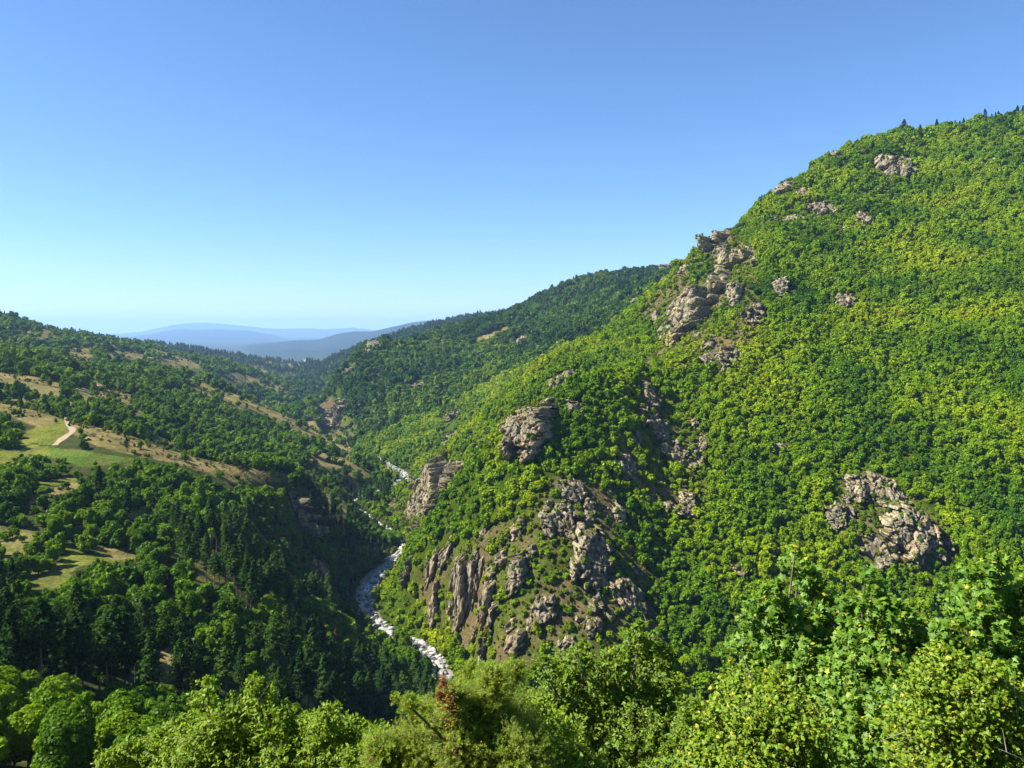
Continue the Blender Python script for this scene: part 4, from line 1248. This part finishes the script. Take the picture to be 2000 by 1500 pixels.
# one pine died rust brown, one round tree is silvery
px_, py_ = 655, 1300
h_ = hit(px_, py_, 150)
cr, tr = pine_geo(450, 70, 9, 0.014, 0.3, 0.10)
tree_thing('pine_tree', 'rust brown dead pine standing among green pines near the river', 'pine', None, geo_obj('crown', cr, M_RUST).data, mesh_obj('trunk', *tr, M_BARK, link_it=False).data, tuple(h_), (11, 11, 13), 1)

for px_, py_, h_m, lab in ((1766,268,17,'lone dark pine standing tallest on the hilltop skyline'), (1715,285,10,'small pine on the skyline left of the lone hilltop pine'), (1488,398,12,'small dark pine on the skyline below left of the square crag'),
                           (1506,385,8,'stunted pine touching the left side of the square skyline crag'), (1830,258,15,'dark pine at the left end of the hilltop pine row'), (1612,322,8,'little pine on the skyline under the small knob'), (1120,548,15,'pine standing proud on the crest of the far middle hill'), (1045,800,7,'dark bush like pine on top of the tall sunlit cliff')):
    p_ = crest_hit(px_, 450, 1000) if px_ > 1300 else (crest_hit(px_, 1500, 2200) if px_ > 1100 else hit(px_, py_, 400))
    cr, tr = hiP[int(px_) % 6]
    tree_thing('pine_tree', lab, 'pine', None, cr, tr, tuple(p_), (h_m * 1.25, h_m * 1.25, h_m), px_)
M_SILVER = leaf_mat('silver_leaves', [(0.0, (0.09, 0.13, 0.07)), (1.0, (0.16, 0.20, 0.12))], transl=0.25, gloss=0.03)
h_ = hit(290, 1425, 90)
cr, tr = broad_geo(461, 2200, 0.075, 1.25, nlobe=13)
tree_thing('broadleaf_tree', 'silvery grey green round tree among dark trees below the pine trunks', 'tree', None, geo_obj('crown', cr, M_SILVER).data, mesh_obj('trunk', *tr, M_BARK, link_it=False).data, tuple(h_), (2.3, 2.3, 2.4), 0)
# dry, nearly leafless bushes on the spur
dry = [broad_geo(470 + k, 260, 0.07, 0.55, nlobe=7, spread=.7) for k in range(3)]
dry_me = [(geo_obj('crown', c, M_DEAD).data, mesh_obj('trunk', *t, M_BARK, link_it=False).data) for c, t in dry]
d_items = []
rd_ = np.random.default_rng(12)
for k in range(44):
    qx = rd_.uniform(150, 560); qy = np.interp(qx, [150, 300, 380, 460, 560], [832, 870, 895, 916, 928]) + rd_.uniform(-6, 16)
    p_ = hit(qx, qy, 330)
    if not (380 < p_[1] < 520): continue
    s = rd_.uniform(.8, 1.7); cr, tr = dry_me[k % 3]
    o = tree_thing('dry_bush', None, 'bush', 'dry bushes', cr, tr, tuple(p_), (s, s, s * .9), rd_.uniform(0, 6.28))
    d_items.append((o, 'small' if s < 1.25 else 'larger', 'dry bush', 'on the dry spur ' + ('by the track' if qx < 230 else ('above the green field' if qx < 330 else ('mid crest' if qx < 430 else ('near the flat stone' if qx < 500 else 'at its end')))), qx))
label_all([(a, b, c.replace('bush', 'bush'), d, e) for a, b, c, d, e in d_items])
for o, *_ in d_items:
    o['label'] = o['label'].replace('bushs', 'bushes'); o['group'] = o.get('group', 'dry bushes').replace('bushs', 'bushes')

# the rest, as woods
taken = np.zeros(len(Pn['x']), bool); taken[b_idx] = True; taken[p_idx] = True; taken |= thin
def put(name, PL, mask, coll, ncol, hs, label, seed, tilt=0.06, sink=0.06):
    r = np.random.default_rng(seed)
    k = np.where(mask)[0]
    if not len(k): return
    s = hs[k]
    xyz = np.c_[PL['x'][k], PL['y'][k], PL['z'][k] - sink * s]
    v_ = 1.0 if tilt < .05 else 1.8
    scl = np.c_[s * r.uniform(1 - .12 * v_, 1 + .14 * v_, len(k)), s * r.uniform(1 - .12 * v_, 1 + .14 * v_, len(k)), s * r.uniform(1 - .15 * v_, 1 + .2 * v_, len(k))]
    rot = np.c_[r.normal(0, tilt, len(k)), r.normal(0, tilt, len(k)), r.uniform(0, 6.28, len(k))]
    scatter(name, xyz, scl, rot, r.integers(0, ncol, len(k)), coll, label)
inframe = (Pn['px'] > -330) & (Pn['px'] < 2160) & (topy < 1540)
fr = inframe & ~taken
put('woodland', Pn, fr & ~Pn['pine'] & Pn['right'], C_R, NB, Pn['rad'], 'dense yellow green broadleaf wood covering the big right hill', 1, 0.14, 0.38)
put('woodland', Pn, fr & ~Pn['pine'] & ~Pn['right'], C_L, NB, Pn['rad'], 'darker broadleaf trees and bushes scattered over the left slopes', 2)
put('pine_wood', Pn, fr & Pn['pine'], C_P, NP, np.where(Pn['pine'], hgt, 10), 'dark pines beyond the nearest ones and along the hilltop', 3, 0.02)
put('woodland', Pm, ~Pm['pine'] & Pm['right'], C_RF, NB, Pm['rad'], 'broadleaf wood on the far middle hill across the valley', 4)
put('woodland', Pm, ~Pm['pine'] & ~Pm['right'], C_LF, NB, Pm['rad'] * .85, 'scattered far trees on the upper left slope', 5)
put('pine_wood', Pm, Pm['pine'], C_PF, NP, Pm['rad'] * 1.55, 'far dark pines along the crest of the middle hill', 6, 0.02)
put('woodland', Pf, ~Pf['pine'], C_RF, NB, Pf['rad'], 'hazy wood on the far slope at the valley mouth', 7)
put('pine_wood', Pf, Pf['pine'], C_PF, NP, Pf['rad'] * 2.2, 'dark wooded ridge closing the valley on the left', 8, 0.02)
# low scrub and tussocks between the rocks and on the dry ground
rq = np.random.default_rng(303)
x, y = jitter_grid(270, 900, 2.0, -0.70, 0.72, 9)
z = surf_z(x, y); px_, py_ = proj(x, y, z)
m_ = (scrub_at(px_, py_, y) & (rq.uniform(size=len(x)) < .7)) | ((field_at(px_, py_, y) == 'tan') & (rq.uniform(size=len(x)) < .10))
m_ &= seen_from_eye(x, y, z + 3) & (river_dist(x, y)[0] > bed_half(y) + .5)
PL = dict(x=x[m_], y=y[m_], z=z[m_])
put('scrub', PL, np.ones(m_.sum(), bool), C_RS, NB, rq.lognormal(-0.55, .4, m_.sum()), 'low scrub and tussocks between the crags and on dry ground', 9)
# saplings and coppice filling the gaps of the right-hand wood
x, y = jitter_grid(285, 760, 2.7, 0.0, 0.72, 19)
z = surf_z(x, y); px_, py_ = proj(x, y, z)
m_ = right_bank(x, y) & ~scrub_at(px_, py_, y) & ~rock_at(px_, py_, y, 1.0) & (rq.uniform(size=len(x)) < .8)
m_ &= seen_from_eye(x, y, z + 4) & (river_dist(x, y)[0] > bed_half(y) + 1) & (py_ < 1420)
PL = dict(x=x[m_], y=y[m_], z=z[m_])
put('coppice', PL, np.ones(m_.sum(), bool), C_RC, NB, np.clip(rq.lognormal(0.05, .35, m_.sum()), .5, 1.9), 'low young growth filling gaps of the wood on the right hill', 10, 0.14, 0.1)
print('woods', time.time() - T0)
# ------------------------------------------------------------------ bushes and trees right before the viewpoint
def leaf_shape(kind):
    if kind == 'maple':
        a = np.array([(0, .0), (.18, .02), (.52, -.06), (.40, .22), (.62, .50), (.28, .50), (0, 1.0), (-.28, .50), (-.62, .50), (-.40, .22), (-.52, -.06), (-.18, .02)])
        v = np.c_[a[:, 0], a[:, 1], -0.28 * np.abs(a[:, 0])]
        v = np.vstack([v, (0, .34, .03)])
        f = np.array([(12, i, (i + 1) % 12) for i in range(12)])
    elif kind == 'oval':
        v = np.array([(0, 0, 0), (.24, .32, -.07), (.20, .68, -.07), (0, 1, -.05), (-.20, .68, -.07), (-.24, .32, -.07), (0, .5, .03)], float)
        f = np.array([(6, 0, 1), (6, 1, 2), (6, 2, 3), (6, 3, 4), (6, 4, 5), (6, 5, 0)])
    elif kind == 'heart':
        v = np.array([(0, 0, 0), (.36, .12, -.1), (.34, .5, -.1), (0, 1, -.08), (-.34, .5, -.1), (-.36, .12, -.1), (0, .4, .04)], float)
        f = np.array([(6, 0, 1), (6, 1, 2), (6, 2, 3), (6, 3, 4), (6, 4, 5), (6, 5, 0)])
    else:   # needle whorl: three flat needles
        v = np.array([(0, 0, 0), (.10, .1, .0), (.0, 1, .12), (0, 0, 0), (.5, .62, .3), (.36, .72, .25), (0, 0, 0), (-.5, .62, .3), (-.36, .72, .25)], float)
        f = np.array([(0, 1, 2), (3, 4, 5), (6, 7, 8)])
    return v, f

def make_bush(name, cat, label, lobes, Y, kind, size, mat, cover=5.0, twig_len=(.30, .55), seed=0, depth=0.8, upb=0.5, single=0, extra=None, trunk_at=None, bare=0):
    r = np.random.default_rng(seed)
    C, R = [], []
    for px, py, rp in lobes:
        yy = Y + r.uniform(-.5, .5) * depth + (py - 1300) / 1500 * -1.2
        C.append(((px - 1000) / F * yy, yy, ZC - (py - HY) / F * yy)); R.append(rp * yy / F)
    C, R = np.array(C), np.array(R)
    bx_ = C[:, 0].mean() if trunk_at is None else (trunk_at - 1000) / F * Y
    by_ = Y + .4
    bz_ = float(ground_z(np.array([bx_]), np.array([by_]))[0])
    org = np.array([bx_, by_, bz_])
    root = link(bpy.data.objects.new(name, None)); root.empty_display_size = .3; root.location = org
    tag(root, label, cat)
    LV, LF = leaf_shape(kind)
    area = {'maple': .62, 'oval': .32, 'heart': .5, 'needle': .12}[kind] * size * size
    per = {'maple': 7, 'oval': 11, 'heart': 8, 'needle': 22}[kind]
    tw_a, tw_b, Pp, Dd, Nn = [], [], [], [], []
    for c, q in zip(C, R):
        n = int(cover * math.pi * q * q / area)
        nt = max(4, n // per)
        d = r.normal(size=(nt, 3)); d[:, 2] += upb; d[:, 1] -= .25; d /= np.linalg.norm(d, axis=1, keepdims=True)
        a = c + d * q * r.uniform(.25, .72, (nt, 1))
        dd = d * .8 + r.normal(0, .42, (nt, 3)) + (0, 0, .30); dd /= np.linalg.norm(dd, axis=1, keepdims=True)
        ln = q * r.uniform(*twig_len, (nt, 1))
        b = a + dd * ln
        tw_a.append(a); tw_b.append(b)
        t = np.repeat(np.linspace(.12, 1.0, per)[None], nt, 0) + r.uniform(-.05, .05, (nt, per))
        p = a[:, None] + (b - a)[:, None] * t[..., None]
        sag = r.normal(0, .03, (nt, per, 3)) * ln[..., None]
        ax = np.repeat(dd[:, None], per, 1)
        sd = r.normal(size=(nt, per, 3)); sd -= (sd * ax).sum(-1, keepdims=True) * ax; sd /= np.linalg.norm(sd, axis=-1, keepdims=True)
        ld = sd * .85 + ax * .5 + (0, 0, -.12)
        nn = np.array([-.22, -.3, .9]) + ax * .25 + r.normal(0, .45, (nt, per, 3))
        Pp.append((p + sag).reshape(-1, 3)); Dd.append(ld.reshape(-1, 3)); Nn.append(nn.reshape(-1, 3))
    Pp, Dd, Nn = np.vstack(Pp), np.vstack(Dd), np.vstack(Nn)
    Dd /= np.linalg.norm(Dd, axis=1, keepdims=True)
    Nn -= (Nn * Dd).sum(1, keepdims=True) * Dd; Nn /= np.linalg.norm(Nn, axis=1, keepdims=True) + 1e-9
    Xx = np.cross(Dd, Nn)
    sz = size * r.uniform(.4, 1.3, (len(Pp), 1, 1))
    V = Pp[:, None] + sz * (LV[None, :, 0:1] * Xx[:, None] + LV[None, :, 1:2] * Dd[:, None] + LV[None, :, 2:3] * Nn[:, None])
    keep = np.ones(len(Pp), bool)
    if single:
        px_, py_ = proj(Pp[:, 0], Pp[:, 1], Pp[:, 2])
        score = Pp[:, 1] - 0.9 * sz[:, 0, 0] / size + 50 * ((px_ < 10) | (px_ > 1990) | (py_ > 1490))
        pick = np.argsort(score)[:single]
        keep[pick] = False
        me = bpy.data.meshes.new('leaf'); me.from_pydata([tuple(v) for v in LV], [], [tuple(int(q) for q in f) for f in LF]); me.materials.append(mat)
        set_attr(me, 'tone', np.full(len(LV), .6))
        from mathutils import Matrix
        for i in pick:
            o = link(bpy.data.objects.new('leaf', me)); o.parent = root
            s_ = sz[i, 0, 0]
            M = np.eye(4); M[:3, 0] = Xx[i] * s_; M[:3, 1] = Dd[i] * s_; M[:3, 2] = Nn[i] * s_; M[:3, 3] = Pp[i] - org
            o.matrix_local = Matrix(M.tolist())
    V = V[keep]; n = len(V); k = len(LV)
    Fq = (np.arange(n)[:, None, None] * k + LF[None]).reshape(-1, 3)
    o = mesh_obj('leaves', V.reshape(-1, 3) - org, Fq, mat, root)
    set_attr(o.data, 'tone', np.repeat(np.clip(r.normal(.5, .28, n), 0, 1), k))
    o['kind'] = 'stuff'
    # wood: stems from the ground into every lobe, and the twigs
    parts = []
    hub = org + (C.mean(0) - org) * np.array([.35, .4, .42])
    parts.append(tube([org - (0, 0, .3) - org, (org + hub) / 2 - org + (.06, 0, 0), hub - org], [.07, .06, .05], 6))
    for c, q in zip(C, R):
        m1 = hub * .5 + c * .5 + (r.normal(0, .12), r.normal(0, .1), .1)
        parts.append(tube([hub - org, m1 - org, c - org, c - org + (r.normal(0, .1) * q, 0, q * .75)], [.032, .022, .012, .004], 4))
    tk = mesh_obj('stem', *join(parts), M_BARK, root)
    A, B = np.vstack(tw_a), np.vstack(tw_b)
    d = B - A; s1 = np.cross(d, (0.1, 1, .2)); s1 /= np.linalg.norm(s1, axis=1, keepdims=True) + 1e-9
    w = .0035 if kind != 'needle' else .006
    s2 = np.cross(d, s1); s2 /= np.linalg.norm(s2, axis=1, keepdims=True) + 1e-9
    TV = np.stack([A + s1 * w, A - s1 * w * .5 + s2 * w, A - s1 * w * .5 - s2 * w, B], 1).reshape(-1, 3) - org
    b4 = np.arange(len(A))[:, None, None] * 4
    TF = (b4 + np.array([(0, 1, 3), (1, 2, 3), (2, 0, 3)])[None]).reshape(-1, 3)
    t_ = mesh_obj('twigs', TV, TF, M_TWIG, root); t_['kind'] = 'stuff'
    if bare:
        pb = []
        for i in range(bare):
            j = r.integers(len(C)); c = C[j] + r.normal(0, .3, 3) * R[j] - (0, .15 * R[j], 0)
            e = c + np.array([r.normal(0, .6), r.uniform(-.4, 0), r.uniform(.3, 1.1)]) * R[j] * 1.2
            mid = (c + e) / 2 + r.normal(0, .12, 3) * R[j]
            pb.append(tube([c - org, mid - org, e - org], [.011, .007, .002], 4))
            for q_ in range(3):
                a = mid + (e - mid) * r.uniform(0, .7); f_ = a + r.normal(0, .28, 3) * R[j] + (0, 0, .15 * R[j])
                pb.append(tube([a - org, f_ - org], [.004, .0015], 3))
        mesh_obj('bare_branches', *join(pb), M_DRYWOOD, root)
    return root, org, C, R

M_TWIG = bark_mat('twig', (0.10, 0.08, 0.045), (0.20, 0.16, 0.09), 30)
M_DRYWOOD = bark_mat('dry_wood', (0.24, 0.21, 0.17), (0.42, 0.38, 0.32), 20)
fl = dict(patch=1e5, rnd=0.0, transl=0.42, rough=0.38)
def fresh(name, stops, gloss=0.018, transl=0.42):
    m, nt, out = new_mat(name)
    at = N(nt, 'ShaderNodeAttribute', attribute_name='tone')
    r = ramp(nt, stops); nt.links.new(at.outputs['Fac'], r.inputs[0])
    d = N(nt, 'ShaderNodeBsdfDiffuse'); tr = N(nt, 'ShaderNodeBsdfTranslucent'); g = N(nt, 'ShaderNodeBsdfGlossy', Roughness=.55)
    nt.links.new(r.outputs[0], d.inputs[0]); nt.links.new(mixc(nt, 1.0, r.outputs[0], (1.3, 1.15, .4), 'MULTIPLY'), tr.inputs[0])
    a = N(nt, 'ShaderNodeMixShader', Fac=transl); nt.links.new(d.outputs[0], a.inputs[1]); nt.links.new(tr.outputs[0], a.inputs[2])
    b = N(nt, 'ShaderNodeMixShader', Fac=gloss); nt.links.new(a.outputs[0], b.inputs[1]); nt.links.new(g.outputs[0], b.inputs[2])
    nt.links.new(b.outputs[0], out.inputs[0])
    return m
M_MAPLE = fresh('maple_leaf', [(0, (0.061, 0.142, 0.010)), (.5, (0.108, 0.223, 0.014)), (.9, (0.169, 0.277, 0.018)), (1, (0.378, 0.351, 0.030))], gloss=.025)
M_VINE = fresh('vine_leaf', [(0, (0.085, 0.165, 0.007)), (.5, (0.145, 0.24, 0.008)), (.85, (0.21, 0.29, 0.01)), (1, (0.38, 0.34, 0.02))])
M_SMALL = fresh('small_leaf', [(0, (0.056, 0.126, 0.007)), (.5, (0.112, 0.196, 0.008)), (1, (0.196, 0.266, 0.010))])
M_YELLOW = fresh('yellow_leaf', [(0, (0.085, 0.16, 0.006)), (.5, (0.15, 0.25, 0.007)), (1, (0.24, 0.33, 0.01))], transl=.5)
M_JUNIPER = fresh('juniper_needle', [(0, (0.10, 0.175, 0.01)), (.5, (0.18, 0.27, 0.012)), (1, (0.28, 0.35, 0.02))], gloss=.02)
M_BERRY = simple_mat('berry', (0.36, 0.15, 0.02), (0.45, 0.25, 0.04), 30, .5)

make_bush('maple_tree', 'tree', 'foreground maple with the tallest pointed top, left of three', [(1552,1082,22),(1558,1125,40),(1512,1165,40),(1592,1172,42),(1468,1205,30),(1525,1225,60),(1600,1240,62),(1445,1270,28),(1490,1285,55),(1560,1310,75),(1630,1320,60)], 13.5, 'maple', .098, M_MAPLE, seed=1, single=90)
make_bush('maple_tree', 'tree', 'foreground maple in the middle, with a narrow leafy spire', [(1690,1128,24),(1702,1165,38),(1655,1205,36),(1745,1205,45),(1690,1258,65),(1785,1262,62),(1650,1320,65),(1730,1340,80),(1800,1330,55)], 13.0, 'maple', .098, M_MAPLE, seed=2, single=90)
make_bush('maple_tree', 'tree', 'foreground maple at the frame edge, rightmost and bulkiest', [(1940,1100,26),(1932,1140,45),(1880,1170,40),(1985,1160,42),(1905,1225,70),(1985,1235,70),(1840,1262,45),(1960,1310,85),(1870,1330,70),(2065,1210,80),(2080,1330,100)], 12.5, 'maple', .098, M_MAPLE, seed=3, single=90)
make_bush('maple_tree', 'bush', 'low maple in the dark gap between the two yellowish vine thickets', [(1660,1395,80),(1700,1460,100),(1620,1470,75),(1745,1400,60),(1640,1530,90),(1760,1520,80)], 11.0, 'maple', .08, M_MAPLE, cover=3.6, seed=4, single=80, bare=0)
make_bush('vine_thicket', 'bush', 'domed yellow green vine thicket left of the dark maple gap', [(1450,1372,68),(1512,1360,58),(1405,1420,52),(1485,1440,95),(1560,1425,62),(1385,1490,62),(1560,1500,80),(1460,1540,90)], 9.8, 'heart', .052, M_VINE, cover=4.6, seed=5, single=110, bare=3)
make_bush('vine_thicket', 'bush', 'yellow green vine thicket filling the right lower corner', [(1850,1312,56),(1800,1352,52),(1912,1340,62),(1872,1395,100),(1782,1425,62),(1965,1412,85),(1842,1495,115),(1982,1500,85),(2070,1420,90)], 9.5, 'heart', .052, M_VINE, cover=4.6, seed=6, single=110, bare=4)
make_bush('leafy_shrub', 'bush', 'dark green small leaved shrub with a tall sapling top, centre right', [(1252,1228,20),(1245,1262,36),(1290,1288,34),(1200,1300,38),(1133,1292,32),(1098,1325,50),(1060,1305,28),(1180,1372,80),(1280,1365,72),(1085,1400,75),(1250,1450,95),(1120,1475,95),(1335,1430,52),(1330,1490,60)], 11.5, 'oval', .062, M_SMALL, cover=4.4, seed=7, single=60, bare=5)
make_bush('leafy_shrub', 'bush', 'yellow green shrub with twin pointed tops, leftmost of the foreground', [(405,1342,22),(398,1380,34),(450,1412,50),(355,1430,34),(315,1452,36),(400,1465,66),(470,1490,70),(252,1472,28),(215,1495,34),(300,1505,60),(498,1335,20),(506,1372,34),(530,1415,50),(350,1540,70)], 10.0, 'oval', .055, M_YELLOW, cover=4.2, seed=8, single=60, bare=1)
make_bush('leafy_shrub', 'bush', 'low yellow green shrub between the twin topped shrub and the juniper', [(590,1440,46),(640,1405,34),(640,1455,62),(690,1425,26),(560,1480,60),(600,1510,80),(700,1500,62),(740,1450,24)], 9.5, 'oval', .052, M_YELLOW, cover=4.2, seed=9, single=40)
make_bush('leafy_shrub', 'bush', 'fresh green low shrub just right of the juniper', [(1040,1395,40),(1075,1440,60),(1010,1450,55),(1050,1500,80),(1120,1530,80)], 9.0, 'oval', .055, M_YELLOW, cover=4.0, seed=19)
make_bush('leafy_shrub', 'bush', 'small green shrub in the gap left of the domed vine thicket', [(1355,1392,34),(1345,1440,45),(1375,1500,60),(1330,1530,70)], 10.6, 'oval', .06, M_SMALL, cover=4.2, seed=20)
make_bush('leafy_shrub', 'bush', 'low fresh green shrub just left of the juniper', [(735,1440,30),(760,1485,50),(700,1500,50),(790,1530,70)], 9.0, 'oval', .052, M_YELLOW, cover=4.2, seed=21)
jr, jo, jC, jR = make_bush('juniper_bush', 'bush', 'feathery yellow green juniper with orange berries and rusty dead sprigs', [(925,1318,24),(962,1335,34),(1002,1322,28),(885,1372,36),(945,1390,52),(800,1380,20),(772,1368,10),(842,1402,36),(905,1445,72),(990,1430,62),(825,1465,62),(1005,1492,76),(745,1475,38),(770,1510,60),(900,1520,80)], 8.2, 'needle', .032, M_JUNIPER, cover=5.0, twig_len=(.4, .8), seed=10, upb=.7)
# rusty sprigs and berries of the juniper
r_ = np.random.default_rng(44)
LV, LF = leaf_shape('needle')
for (px, py, rp) in ((866,1335,10),(874,1370,11),(858,1360,7),(892,1466,8)):
    y = 7.7; c = np.array([(px - 1000) / F * y, y, ZC - (py - HY) / F * y]); q = rp * y / F
    n = 260
    P_ = c + r_.normal(0, .5, (n, 3)) * q * np.array([.6, .6, 1.3])
    d = r_.normal(size=(n, 3)) + (0, 0, .8); d /= np.linalg.norm(d, axis=1, keepdims=True)
    nn = np.cross(d, r_.normal(size=(n, 3))); nn /= np.linalg.norm(nn, axis=1, keepdims=True); xx = np.cross(d, nn)
    V = P_[:, None] + .032 * (LV[None, :, 0:1] * xx[:, None] + LV[None, :, 1:2] * d[:, None] + LV[None, :, 2:3] * nn[:, None])
    o = mesh_obj('dead_sprig', V.reshape(-1, 3) - jo, (np.arange(n)[:, None, None] * len(LV) + LF[None]).reshape(-1, 3), M_RUST, jr)
    set_attr(o.data, 'tone', np.repeat(r_.uniform(0, 1, n), len(LV))); o['kind'] = 'stuff'; o['label'] = 'rusty dead sprig'
bv, bf = lo[0]
VB, FB = [], []
for k in range(260):
    if k < 110: px, py, y = r_.normal(878, 9), r_.normal(1385, 24), 7.65
    else:
        j = r_.integers(len(jC)); px, py = proj(*jC[j]); px += r_.normal(0, .5) * jR[j] * F / 8; py += r_.normal(0, .5) * jR[j] * F / 8; y = jC[j][1] - jR[j] * .75
    c = np.array([(px - 1000) / F * y, y, ZC - (py - HY) / F * y])
    VB.append(bv * .0075 + c - jo); FB.append(bf + k * len(bv))
o = mesh_obj('berries', np.vstack(VB), np.vstack(FB), M_BERRY, jr); o['kind'] = 'stuff'
print('done', time.time() - T0)
